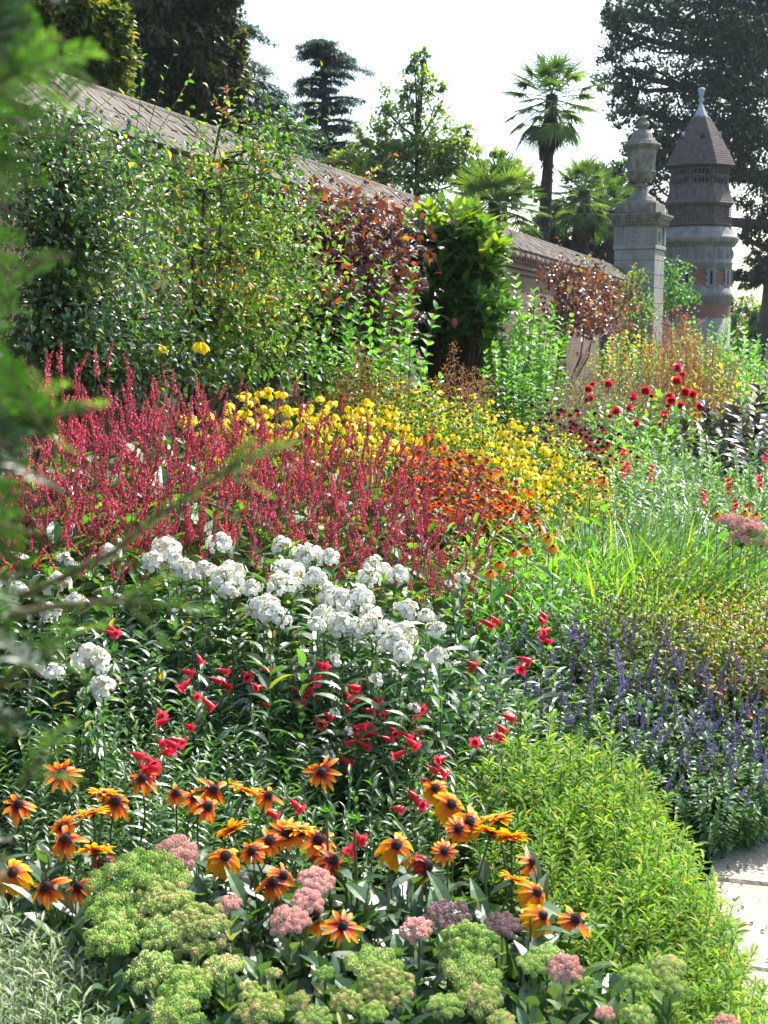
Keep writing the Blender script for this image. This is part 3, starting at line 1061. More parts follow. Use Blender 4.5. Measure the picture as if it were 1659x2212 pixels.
def cedar(label, px, py_top, py_bot, Y, tiers, droop=.18, r=.28, seed=1, sides=None):
    """tiers: (py, half width left, half width right)"""
    rr = random.Random(seed)
    b = at(px, 719, Y)
    t = at(px, py_top, Y)
    root = thing('cedar_tree', label, 'tree', (b[0], b[1], -.1))
    inv = Matrix.Translation((-b[0], -b[1], .1))
    gt, gn = G(), G()
    zz = np.linspace(-.2, t[2], 8)
    gt.tube(np.stack([np.full(8, b[0]), np.full(8, b[1]), zz], 1), np.linspace(r, r * .2, 8), 8)
    k = Y / FL
    for (py, wl, wr) in tiers:
        z = at(px, py, Y)[2]
        n = 8
        for q in range(n):
            az = 2 * PI * (q + rr.random() * .6) / n
            cx = math.cos(az)
            L = 1.14 * (wr if cx > 0 else wl) * k * (abs(cx) * 1.0 + (1 - abs(cx)) * .75) * rr.uniform(.75, 1.08)
            if L < .15:
                continue
            s = np.linspace(0, 1, 8)
            dirv = np.array([math.cos(az), math.sin(az), 0])
            rise = rr.uniform(.08, .16)
            pz = z + L * (rise * np.sin(s * PI * .8) - droop * s ** 2.2) + rr.uniform(-.22, .22)
            pts = np.stack([b[0] + dirv[0] * L * s, b[1] + dirv[1] * L * s, pz], 1)
            gt.tube(pts, r * .22 * (1.05 - s), 5)
            # flat sprays of needles on side twigs
            m = int(20 + L * 32)
            si = rng.random(m) ** .7 * .92 + .1
            c = np.stack([np.interp(si, s, pts[:, i]) for i in range(3)], 1)
            lat = np.array([-dirv[1], dirv[0], 0])
            sp = rng.uniform(-1, 1, m) * .26 * L * (1.1 - si * .75)
            c = c + lat * sp[:, None] + dirv * np.abs(sp)[:, None] * .4
            c[:, 2] += -np.abs(sp) * .12 + rng.normal(0, .02, m)
            for _ in range(8):
                off = rng.normal(0, 1, (m, 3)) * [.1, .1, .02]
                gn.inst(T_DI, c + off, dirv + rng.normal(0, .6, (m, 3)) + [0, 0, -.1], [0, 0, 1], rng.uniform(.1, .2, m), rng.uniform(.025, .05, m))
    obj('trunk', gt.mesh('cedar_trunk', M_bark), root, mat4=inv)
    obj('crown', gn.mesh('cedar_crown', M_cedar), root, mat4=inv)
    return root


cedar('grey-green cedar with flat layered branches standing clear against the white sky', 703, 100, 430, 46.0,
      [(104, 30, 30), (118, 52, 50), (133, 62, 66), (160, 45, 82), (186, 66, 40), (218, 64, 78), (250, 60, 62), (285, 72, 70), (315, 85, 75), (350, 80, 85)], .1, .3, 2)
cedar('dark cedar with long drooping boughs reaching out from behind the huge dark tree', 430, 20, 400, 34.0,
      [(58, 80, 95), (78, 90, 130), (100, 70, 70), (150, 100, 140), (165, 80, 165), (205, 100, 150), (240, 110, 170), (275, 100, 190), (300, 90, 150)], .2, .4, 5)
cedar('small dark cedar between the drooping cedar and the layered cedar', 585, 215, 430, 41.0,
      [(222, 20, 25), (245, 45, 50), (262, 70, 60), (285, 60, 90), (315, 90, 95), (345, 100, 100)], .2, .25, 9)

# ------------------------------------------------------------------ fan palms
M_palm = leafmat('palm_leaf', [(0, (.04, .08, .03)), (.6, (.08, .15, .045)), (1, (.15, .22, .05))], .4, .4, .5, tmul=(1.7, 1.9, .5))
M_deadpalm = leafmat('dry_palm_leaf', [(0, (.04, .03, .022)), (.6, (.09, .07, .05)), (1, (.2, .16, .1))], .15, .8, .2, tmul=(1.3, 1.1, .8))
M_fibre = noisemat('palm_fibre', [(.3, (.018, .014, .012)), (.7, (.07, .055, .045))], 9, .95, 1.0, stretch=(1, 1, .4), bscale=30)


def fan_frond(g, o, d, L, R, nb=26, mat=0, spread=4.2, pet=.012, tone=None, fold=.25, sag=.35):
    """petiole of length L and a fan of blades of radius R"""
    d = np.asarray(d, float) / np.linalg.norm(d)
    side = np.cross(d, [0, 0, 1.0])
    side /= np.linalg.norm(side) + 1e-9
    up = np.cross(side, d)
    s = np.linspace(0, 1, 5)[:, None]
    pts = o + d * L * s + np.array([0, 0, -.12]) * L * s ** 2
    g.tube(pts, pet, 4, mat)
    h = pts[-1]
    a = np.linspace(-spread / 2, spread / 2, nb)
    dd = np.cos(a)[:, None] * d + np.sin(a)[:, None] * side + np.array([0, 0, -sag * .4]) + up * (-.12) + rng.normal(0, .03, (nb, 3))
    T = leaf_t(4, 'needle', .5, sag * .5)
    g.inst(T, np.repeat(h[None], nb, 0), dd, up, R * (1 - .25 * (np.abs(a) / (spread / 2)) ** 2) * rng.uniform(.9, 1.05, nb), R * .07,
           tone=np.full(nb, rng.random() if tone is None else tone), mat=mat)


def fan_palm(label, px, py_crown, Y, R=1.0, nf=34, trunk_r=.17, base_px=None, skirt=True, petiole=.75, low=-.75, blade=.62, zbase=0):
    c = at(px, py_crown, Y)
    b = at(base_px or px, 719, Y)
    root = thing('fan_palm', label, 'palm', (b[0], b[1], -.1))
    inv = Matrix.Translation((-b[0], -b[1], .1))
    g = G()
    t = np.linspace(0, 1, 14)
    tr = np.stack([b[0] + (c[0] - b[0]) * t ** 1.3, b[1] + (c[1] - b[1]) * t, -.2 + (c[2] + .2) * t], 1)
    g.tube(tr, trunk_r * (1 + .12 * np.sin(t * 22) + .15 * t), 12)
    n = 500
    ti = rng.random(n)
    pp = np.stack([np.interp(ti, t, tr[:, i]) for i in range(3)], 1)
    az = rng.random(n) * 2 * PI
    o = np.stack([np.cos(az), np.sin(az), 0 * az], 1)
    g.inst(T_DI, pp + o * trunk_r * .95, o * .5 + [0, 0, -.8], o, rng.uniform(.1, .25, n), rng.uniform(.04, .09, n))
    obj('trunk', g.mesh('palm_trunk', M_fibre), root, mat4=inv)
    for k in range(nf):
        g = G()
        az = k * 2.399 + rng.normal(0, .15)
        el = 1.35 + (low - 1.35) * (k / nf) ** .8 + rng.normal(0, .08)
        d = np.array([math.cos(az) * math.cos(el), math.sin(az) * math.cos(el), math.sin(el)])
        fan_frond(g, c + np.array([0, 0, -.25 * k / nf]), d, petiole * R * rng.uniform(.85, 1.15), blade * R * rng.uniform(.85, 1.1), tone=rng.random(), sag=.02 + .3 * (k / nf))
        obj('frond', g.mesh('palm_frond', M_palm), root, mat4=inv)
    if skirt:
        g = G()
        for k in range(30):
            az = rng.random() * 2 * PI
            el = rng.uniform(-1.45, -1.0)
            d = np.array([math.cos(az) * math.cos(el), math.sin(az) * math.cos(el), math.sin(el)])
            fan_frond(g, c + np.array([math.cos(az) * .08, math.sin(az) * .08, -.25 - rng.random() * .45]), d, .32 * R, .6 * R, nb=16, spread=1.5, sag=.5, tone=rng.random())
        for k in range(12):
            az = PI + rng.normal(0, .5)
            d = np.array([math.cos(az) * .45, math.sin(az) * .3, -1])
            fan_frond(g, c + np.array([-.12, 0, -.75 - rng.random() * .2]), d, .25 * R, .65 * R, nb=14, spread=1.6, sag=.4, tone=rng.random())
        obj('dead_frond_skirt', g.mesh('palm_skirt', M_deadpalm), root, mat4=inv)
    return root


fan_palm('tall fan palm with a long dark trunk and brown skirt against the sky', 1192, 205, 40.0, 1.08, 42, .14, base_px=1162, blade=.72, petiole=.78, low=-1.0)
fan_palm('low bright green fan palm just behind the wall coping', 1068, 430, 33.0, .95, 34, .12, skirt=False, low=-.3, blade=.75)
fan_palm('bushy fan palm half hidden behind the trunk of the tall palm', 1262, 412, 42.0, 1.0, 44, .14, skirt=True, low=-1.0, blade=.62)
fan_palm('small fan palm squeezed between the tall palm and the gate pier', 1318, 455, 45.0, .95, 30, .14, skirt=False, low=-.6)

# ================================================================== plants of the border
M_stem = leafmat('green_stem', [(0, (.05, .1, .025)), (1, (.1, .16, .04))], .15, .5, .4)
M_rstem = leafmat('red_stem', [(0, (.12, .035, .03)), (1, (.2, .1, .05))], .15, .5, .4)
M_twig = noisemat('twig', [(.3, (.05, .035, .02)), (.7, (.12, .085, .05))], 20, .85, .3)
M_pen = leafmat('penstemon_leaf', [(0, (.03, .085, .02)), (.7, (.055, .13, .03)), (1, (.09, .18, .035))], .38, .42, 1.0, gain=1.25)
M_phl = leafmat('phlox_leaf', [(0, (.02, .065, .02)), (.7, (.035, .1, .028)), (.97, (.07, .15, .03)), (1, (.3, .2, .03))], .36, .42, 1.0, gain=1.2)
M_per = leafmat('bistort_leaf', [(0, (.03, .085, .018)), (.7, (.06, .14, .025)), (.96, (.13, .2, .025)), (1, (.35, .18, .02))], .45, .42, .6, gain=1.2)
M_rud = leafmat('coneflower_leaf', [(0, (.03, .075, .03)), (.7, (.05, .11, .04)), (1, (.08, .15, .04))], .3, .42, 1.0, gain=1.1)
M_sed = leafmat('stonecrop_leaf', [(0, (.09, .17, .07)), (.6, (.17, .26, .08)), (1, (.32, .36, .12))], .3, .42, .45, tmul=(1.5, 1.6, .6))
M_lime = leafmat('lime_leaf', [(0, (.08, .18, .018)), (.5, (.125, .26, .022)), (.85, (.23, .35, .03)), (.97, (.4, .4, .045)), (1, (.5, .24, .05))], .44, .55, .2, tmul=(1.6, 1.7, .4))
M_sal = leafmat('sage_leaf', [(0, (.035, .085, .03)), (.7, (.06, .13, .045)), (1, (.1, .18, .06))], .33, .42, .6, gain=1.45)
M_day = leafmat('daylily_leaf', [(0, (.04, .13, .012)), (.6, (.085, .21, .018)), (.9, (.17, .28, .025)), (1, (.32, .24, .06))], .42, .42, .45, gain=1.1)
M_spi = leafmat('spirea_leaf', [(0, (.07, .15, .015)), (.5, (.14, .22, .02)), (.8, (.26, .28, .025)), (.93, (.4, .17, .03)), (1, (.5, .08, .02))], .42, 0.45, 0.5, tmul=(1.5, 1.5, .4), gain=1.15)
M_gry = leafmat('silvery_leaf', [(0, (.05, .12, .04)), (.6, (.09, .18, .07)), (1, (.16, .25, .12))], .33, .42, 1.0, gain=1.3)
M_art = leafmat('artemisia_leaf', [(0, (.15, .22, .12)), (.6, (.27, .36, .19)), (1, (.42, .48, .27))], .3, .45, .5, tmul=(1.3, 1.4, .6))
M_sun = leafmat('bright_leaf', [(0, (.035, .12, .015)), (.7, (.07, .2, .025)), (1, (.12, .27, .03))], .45, .42, .6, gain=1.2)
M_ros = leafmat('climber_leaf', [(0, (.018, .055, .015)), (.6, (.035, .09, .022)), (.95, (.08, .17, .025)), (1, (.28, .26, .03))], .34, .42, 1.0, gain=1.35)
M_mid = leafmat('shrub_leaf', [(0, (.022, .065, .01)), (.5, (.055, .13, .016)), (.8, (.15, .25, .02)), (.95, (.32, .3, .02)), (1, (.5, .12, .04))], .45, .42, .6, gain=1.25)
M_tip = leafmat('fresh_shoot_leaf', [(0, (.08, .19, .02)), (.6, (.16, .27, .02)), (.85, (.35, .3, .03)), (1, (.6, .16, .07))], .5, .35, .5, tmul=(1.5, 1.5, .4))
M_vin = leafmat('purple_vine_leaf', [(0, (.03, .014, .022)), (.4, (.06, .02, .024)), (.65, (.16, .045, .02)), (.82, (.3, .1, .02)), (.92, (.32, .22, .03)), (1, (.14, .22, .03))], .35, 0.4, 0.6, tmul=(2.4, 1.6, .7), gain=1.2)
M_cop = leafmat('copper_leaf', [(0, (.04, .018, .02)), (.45, (.09, .03, .022)), (.75, (.2, .06, .02)), (.93, (.32, .15, .03)), (1, (.2, .24, .04))], .4, .3, .7, tmul=(1.8, 1.4, .6))
M_mag = leafmat('magnolia_leaf', [(0, (.025, .07, .015)), (.6, (.05, .12, .02)), (1, (.1, .2, .02))], .36, 0.25, 0.9, gain=1.2)
M_magy = leafmat('sunlit_magnolia_leaf', [(0, (.12, .23, .015)), (1, (.24, .34, .02))], .5, .3, .5, tmul=(1.5, 1.45, .3))  # lime copy of the magnolia leaf, sunlight put into its colour
M_blk = leafmat('black_dahlia_leaf', [(0, (.015, .012, .015)), (.7, (.035, .03, .03)), (1, (.05, .08, .04))], .15, .25, .9)
M_dry = leafmat('dry_stalk', [(0, (.13, .08, .04)), (.6, (.28, .18, .1)), (1, (.42, .3, .17))], .2, .7, .3, tmul=(1.3, 1.2, .9))
M_rust = leafmat('rusty_seed', [(0, (.16, .055, .02)), (.6, (.3, .12, .035)), (1, (.42, .25, .07))], .3, .7, .3, tmul=(1.4, 1.2, .7))
M_fern = leafmat('feathery_leaf', [(0, (.12, .22, .02)), (.6, (.22, .33, .03)), (1, (.4, .4, .04))], .45, 0.45, 0.4, tmul=(1.4, 1.4, .4), gain=1.1)
M_yew = leafmat('yew_needle', [(0, (.012, .05, .01)), (.6, (.025, .09, .012)), (.85, (.07, .19, .015)), (1, (.16, .32, .02))], .35, 0.28, 1.0, gain=.85)
# petals
M_crim = leafmat('crimson_floret', [(0, (.26, .02, .05)), (.5, (.6, .075, .14)), (1, (.84, .27, .34))], .35, .5, .3, tmul=(1.5, 1.6, 1.4))
M_whit = leafmat('white_floret', [(0, (.62, .66, .52)), (.2, (.84, .84, .72)), (.93, (.88, .87, .79)), (.98, (.7, .62, .42)), (1, (.34, .24, .12))], .3, .6, .2, tmul=(1.05, 1.05, 1.0), vary=.1)
M_red = leafmat('scarlet_petal', [(0, (.42, .008, .02)), (.6, (.66, .014, .035)), (1, (.78, .06, .12))], .35, .4, .4, tmul=(1.35, 1.4, 1.4), vary=.2)
M_org = leafmat('rudbeckia_petal', [(0, (.14, .005, .003)), (.25, (.3, .02, .004)), (.45, (.72, .13, .005)), (.8, (.85, .3, .008)), (1, (.87, .45, .015))], .4, .5, .3, attr='along', tmul=(1.2, 1.15, .8), vary=.2)
M_ory = leafmat('golden_rudbeckia_petal', [(0, (.25, .02, .004)), (.25, (.6, .14, .005)), (.6, (.8, .38, .01)), (1, (.82, .48, .015))], .4, .5, .3, attr='along', tmul=(1.2, 1.1, .8), vary=.15)
M_orr = leafmat('red_rudbeckia_petal', [(0, (.1, .004, .004)), (.5, (.3, .012, .006)), (.9, (.5, .045, .006)), (1, (.6, .12, .008))], .4, .5, .3, attr='along', tmul=(1.3, 1.3, .8), vary=.2)
M_yel = leafmat('yellow_petal', [(0, (.76, .55, .006)), (.5, (.84, .68, .012)), (1, (.86, .76, .03))], .4, .5, .3, tmul=(1.15, 1.15, .8), vary=.12)
M_hel = leafmat('orange_helenium_petal', [(0, (.4, .035, .005)), (.5, (.66, .11, .008)), (1, (.78, .26, .012))], .38, .5, .3, tmul=(1.3, 1.3, .8))
M_cone = leafmat('dark_cone', [(0, (.012, .005, .004)), (.6, (.035, .014, .01)), (1, (.09, .035, .02))], 0, .8, .3)
M_conb = leafmat('brown_cone', [(0, (.1, .04, .01)), (.6, (.2, .09, .015)), (1, (.38, .2, .02))], 0, .8, .3)
M_cong = leafmat('green_cone', [(0, (.09, .09, .015)), (1, (.25, .22, .03))], 0, .8, .3)
M_sgr = leafmat('green_stonecrop_bud', [(0, (.18, .34, .07)), (.5, (.34, .5, .12)), (.85, (.52, .6, .22)), (1, (.66, .55, .34))], .25, .5, .4, tmul=(1.3, 1.3, .6), vary=.15)
M_smx = leafmat('ripening_stonecrop_bud', [(0, (.28, .42, .1)), (.5, (.5, .58, .19)), (.75, (.66, .58, .3)), (1, (.75, .42, .34))], .25, .5, .4, tmul=(1.2, 1.2, .8), vary=.15)
M_spk = leafmat('pink_stonecrop_bud', [(0, (.62, .54, .36)), (.45, (.78, .45, .4)), (1, (.85, .55, .52))], .25, .5, .4, tmul=(1.2, 1.1, 1.1), vary=.15)
M_smv = leafmat('mauve_stonecrop_bud', [(0, (.26, .26, .17)), (.5, (.36, .22, .23)), (1, (.5, .33, .35))], .25, .5, .4, tmul=(1.2, 1.1, 1.1), vary=.15)
M_pur = leafmat('violet_floret', [(0, (.17, .13, .27)), (.6, (.32, .25, .48)), (1, (.5, .42, .66))], .3, .5, .3, tmul=(1.2, 1.1, 1.3))
M_caly = leafmat('sage_calyx', [(0, (.13, .15, .08)), (.6, (.2, .2, .12)), (1, (.22, .16, .18))], .25, .6, .3)

LEAFSTEM = lambda m, s=None: [m, s or M_stem]


def top_place(px, py, Y):
    t = at(px, py, Y)
    gz = ground_z(t[0], t[1])
    return np.array([t[0], t[1], gz]), t[2] - gz


def lean(amount, az=None):
    az = rng.random() * 2 * PI if az is None else az
    return np.array([math.cos(az) * amount, math.sin(az) * amount, 1.0])


def fan_tips(N, R, H, dome=.35, seed_az=0):
    """N stem bases and directions that end on a dome of radius R and height H"""
    out = []
    for k in range(N):
        r = R * math.sqrt((k + .5) / N)
        a = k * 2.399 + seed_az
        tip = np.array([r * math.cos(a), r * math.sin(a), H * (1 - dome * (r / R) ** 2) * rng.uniform(.86, 1.06)])
        base = np.array([tip[0] * .3 + rng.normal(0, .015), tip[1] * .3 + rng.normal(0, .015), 0])
        out.append((base, tip))
    return out


# ---- generic leafy clump: returns the mesh and its tips
def leafy(N, R, H, nl, ll, lw, T, mats, a0=1.2, a1=.6, whorl=1, dome=.35, r=.003, f0=.1, szf=None, bend=.05, branch=0, tone=None, tips=None, name='leafy_clump', upj=.3):
    g = G()
    ends = []
    for (b, t) in (tips or fan_tips(N, R, H, dome)):
        d = t - b
        L = np.linalg.norm(d)
        bd = np.array([rng.normal(0, bend), rng.normal(0, bend), -bend * .3])
        P_, tan = shoot(g, b, d / L - bd, L, bd, r, int(nl * L / H) + 1, ll, lw, a0, a1, T, f0, 1.0, 1, 0, whorl, szf, tone, upj=upj)
        ends.append((P_(1.0)[0], tan))
        for q in range(branch):
            s = rng.uniform(.35, .85)
            az = rng.random() * 2 * PI
            bd2 = np.array([math.cos(az), math.sin(az), .9])
            P2, t2 = shoot(g, P_(s)[0], bd2, L * .3 * (1.2 - s), np.array([0, 0, .25]), r * .6, max(3, int(nl * .35)), ll * .85, lw * .85, a0, a1, T, .15, 1.0, 1, 0, whorl, szf, tone)
            ends.append((P2(1.0)[0], t2))
    return g.mesh(name, mats), ends


# ---- flower heads (z axis = flower axis)
def daisy(name, npet, L, Wd, T, el0, eljit, mpet, cone_r, cone_h, mcone, layers=1, nb=70, cone_z=0.0, gaps=0.0):
    gp = G()
    for l in range(layers):
        for k in range(npet):
            if rng.random() < gaps:
                continue
            a = 2 * PI * (k + .5 * l + rng.normal(0, .12)) / npet
            el = el0 - l * .16 + rng.normal(0, eljit)
            d = np.array([math.cos(a) * math.cos(el), math.sin(a) * math.cos(el), math.sin(el)])
            o = np.array([math.cos(a), math.sin(a), 0]) * cone_r * .55
            gp.inst(T, o, d, np.array([0, 0, 1.0]) + .7 * np.array([math.cos(a), math.sin(a), 0]) * (1 if el < -.6 else 0), L * rng.uniform(.74, 1.12), Wd * rng.uniform(.75, 1.2))
    gc = G()
    t = np.linspace(0, 1, 6)
    gc.lathe([(cone_r * math.cos(x * PI / 2) + 1e-4, cone_z + cone_h * math.sin(x * PI / 2)) for x in t], 10, tone=.3)
    k = np.arange(nb)
    ph = np.arccos(1 - (k + .5) / nb)
    a = k * 2.399
    n = np.stack([np.sin(ph) * np.cos(a), np.sin(ph) * np.sin(a), np.cos(ph)], 1)
    gc.inst(T_DI, n * [cone_r, cone_r, cone_h] * .95 + [0, 0, cone_z], n, [0, .3, 1], cone_r * .28, cone_r * .2)
    return gp.mesh(name + '_petals', mpet), gc.mesh(name + '_cone', mcone)


def spike(L, R, n, fl, mats, droop=.4, taper=.5, seedtone=None):
    g = G()
    s = (np.arange(n) + rng.random(n)) / n
    bend = rng.normal(0, .05, 2)
    ax = np.stack([bend[0] * s ** 2 * L, bend[1] * s ** 2 * L, s * L], 1)
    a = rng.random(n) * 2 * PI
    o = np.stack([np.cos(a), np.sin(a), -droop * np.ones(n) + rng.normal(0, .3, n)], 1)
    rad = R * (1 - taper * s ** 2)
    g.inst(T_BUD, ax + o * [1, 1, 0] * (rad * .35)[:, None], o, [0, 0, 1], rad * fl * rng.uniform(.7, 1.2, n), rad * fl * .55)
    g.tube([[0, 0, -.01], [bend[0] * .25 * L, bend[1] * .25 * L, L * .5], [bend[0] * L, bend[1] * L, L]], [.0018, .0016, .0006], 4, 1)
    return g.mesh('spike', mats)


def near(a, b):
    return a + (b - a) * rng.random()


def patch(poly, n, ytop, ybot, rows=None, jitter=.35):
    """spots inside a polygon of the view with depth going from ytop (its top edge) to ybot (its bottom edge)"""
    xs = [p[0] for p in poly]
    ys = [p[1] for p in poly]
    y0, y1 = min(ys), max(ys)

    def inside(x, y):
        c = False
        for (x1, a1), (x2, a2) in zip(poly, poly[1:] + poly[:1]):
            if (a1 > y) != (a2 > y) and x < (x2 - x1) * (y - a1) / (a2 - a1 + 1e-9) + x1:
                c = not c
        return c
    pts = []
    best = []
    tries = 0
    while len(best) < n and tries < 6000:
        tries += 1
        cand = None
        bd = -1
        for _ in range(12):
            x, y = rng.uniform(min(xs), max(xs)), rng.uniform(y0, y1)
            if not inside(x, y):
                continue
            dm = min([((x - a) ** 2 + ((y - b) * 1.6) ** 2) for a, b, _ in best] or [1e9])
            if dm > bd:
                bd, cand = dm, (x, y)
        if cand:
            x, y = cand
            k0, k1 = 1 / ytop, 1 / ybot
            Y = 1 / (k0 + (k1 - k0) * (y - y0) / (y1 - y0))
            best.append((x, y, Y))
    return best


def rows_label(items, fmt, nrows=None):
    """items: [(object, px, Y)]; labels name the row counted from the wall and the place in the row; fmt takes (place, row)"""
    items = sorted(items, key=lambda a: -a[2])
    nrows = nrows or max(1, round(math.sqrt(len(items) / 2.0)))
    per = math.ceil(len(items) / nrows)
    rn = {1: ['only'], 2: ['back', 'front'], 3: ['back', 'middle', 'front']}.get(nrows)
    for r in range(nrows):
        row = sorted(items[r * per:(r + 1) * per], key=lambda a: a[1])
        for i, (o, _, _) in enumerate(row):
            place = ordinal(i) + ' from left'
            if nrows == 1:
                o['label'] = fmt % (place,)
            else:
                rname = (rn[r] + ' row') if rn else (ordinal(r) + ' row from back')
                o['label'] = fmt % (place + ', ' + rname,)


def scatter(spots, protos, name, cat, group, fmt, H, smin=.55, smax=1.7, extra=None, nrows=None):
    it = []
    for i, (px, py, Y) in enumerate(spots):
        b, h = top_place(px, py, Y)
        s = min(max(h / H, smin), smax)
        parts = protos[i % len(protos)]
        o = build(parts, name, 'x', cat, b, rng.random() * 2 * PI, group, s)
        it.append((o, px, Y))
    rows_label(it, fmt, nrows)
    return it


# ================================================================== yew hedge close to the camera
def sprig(g, o, d, L, n=34, nl=.024, tone=.5, mat=0, r=.0009):
    d = np.asarray(d, float) / np.linalg.norm(d)
    s = np.linspace(0, 1, 6)
    bend = np.array([0, 0, -.12])
    pts = o + np.outer(s, d) * L + np.outer(s ** 2, bend) * L
    g.tube(pts, r * (1.1 - s), 4, 1)
    side = np.cross(d, [0, .25, 1.0])
    side /= np.linalg.norm(side)
    up = np.cross(side, d)
    t = np.repeat(np.linspace(.04, 1, n // 2), 2)
    sg = np.tile([-1, 1], n // 2)
    P_ = o + np.outer(t, d) * L + np.outer(t ** 2, bend) * L
    dd = d * .55 + side * sg[:, None] * 1.0 + up * .15 + rng.normal(0, .12, (len(t), 3))
    ln = nl * (1 - .45 * t ** 3) * rng.uniform(.85, 1.1, len(t))
    g.inst(T_LA2, P_, dd, up, ln, nl * .17, tone=np.clip(tone + .3 * t + rng.normal(0, .08, len(t)), 0, 1), mat=mat)


hedge = thing('yew_hedge', 'blurred dark yew hedge close to the camera with twigs reaching over the flowers', 'hedge', (0, 0, 0))
g = G()
# rim of the hedge in view: (py, px of its edge)
edge = [(-200, 80), (0, 60), (120, 70), (250, 50), (330, 15), (450, 5), (600, 5), (760, 30), (880, 60), (960, 0), (1100, 10), (1250, 30), (1400, 10), (1550, -50), (1700, -80), (1900, -110), (2100, -140), (2400, -190)]
for q in range(620):
    py = rng.uniform(-250, 2450)
    ex = np.interp(py, [e[0] for e in edge], [e[1] for e in edge])
    Y = rng.uniform(.58, 1.05)
    px = ex - 25 - abs(rng.normal(0, 130)) - (Y - .6) * 60
    o = at(px, py, Y)
    d = np.array([rng.normal(.1, .5), rng.normal(-.1, .5), rng.normal(.25, .4)])
    sprig(g, o - d / np.linalg.norm(d) * .05, d, rng.uniform(.04, .075), 24, .019, rng.uniform(0, .5))
# the rest of the hedge below and above the frame
for q in range(500):
    z = rng.uniform(.05, 2.3)
    y = rng.uniform(.15, 1.25)
    x = -.36 - .16 * y - abs(rng.normal(0, .16))
    d = np.array([rng.normal(.5, .5), rng.normal(0, .5), rng.normal(.2, .4)])
    sprig(g, np.array([x - .03, y, z]), d, rng.uniform(.07, .13), 22, .026, rng.uniform(0, .5))
obj('foliage', g.mesh('yew_foliage', [M_yew, M_twig]), hedge)
g = G()
for k in range(9):
    x0, y0 = -.42 - .1 * rng.random(), .35 + .1 * k
    pts = [[x0, y0, -.05]]
    for z in np.linspace(.3, 2.2, 7):
        pts.append([x0 + rng.normal(0, .03), y0 + rng.normal(0, .03), z])
    g.tube(pts, np.linspace(.018, .006, 8), 6)
g.tube([[-.6, .7, -.05], [-.58, .72, .8], [-.62, .7, 2.2]], [.06, .05, .02], 8)
obj('trunk', g.mesh('yew_trunk', M_twig), hedge)
# long twigs out over the border: (points of the view, distance)
for (pts, Y) in [([(20, 1330), (120, 1310), (220, 1300), (300, 1300)], .62), ([(40, 1290), (140, 1245), (250, 1190), (330, 1120), (420, 1060), (520, 1000)], .7),
                 ([(-20, 915), (20, 900), (60, 890)], .62), ([(0, 1480), (50, 1430), (100, 1400)], .7), ([(-40, 200), (0, 170), (50, 150)], .6), ([(40, 1700), (70, 1660)], .66)]:
    g = G()
    P3 = [at(a, b, Y) for a, b in pts]
    g.tube(P3, np.linspace(.0022, .001, len(P3)), 4, 1)
    for a, b in zip(P3[:-1], P3[1:]):
        sprig(g, a, b - a, np.linalg.norm(b - a) * 1.02, 10, .014, .55, r=.0005)
    e = P3[-1] - P3[-2]
    sprig(g, P3[-1] - e * .25, e, .034, 18, .016, .62, r=.0006)
    for sgn in (-1, 1):
        m = P3[-2] * .4 + P3[-1] * .6
        sprig(g, m, e / np.linalg.norm(e) + sgn * np.array([.1, .1, .75]), .024, 14, .013, .72, r=.0006)
    obj('branch', g.mesh('yew_branch', [M_yew, M_twig]), hedge)

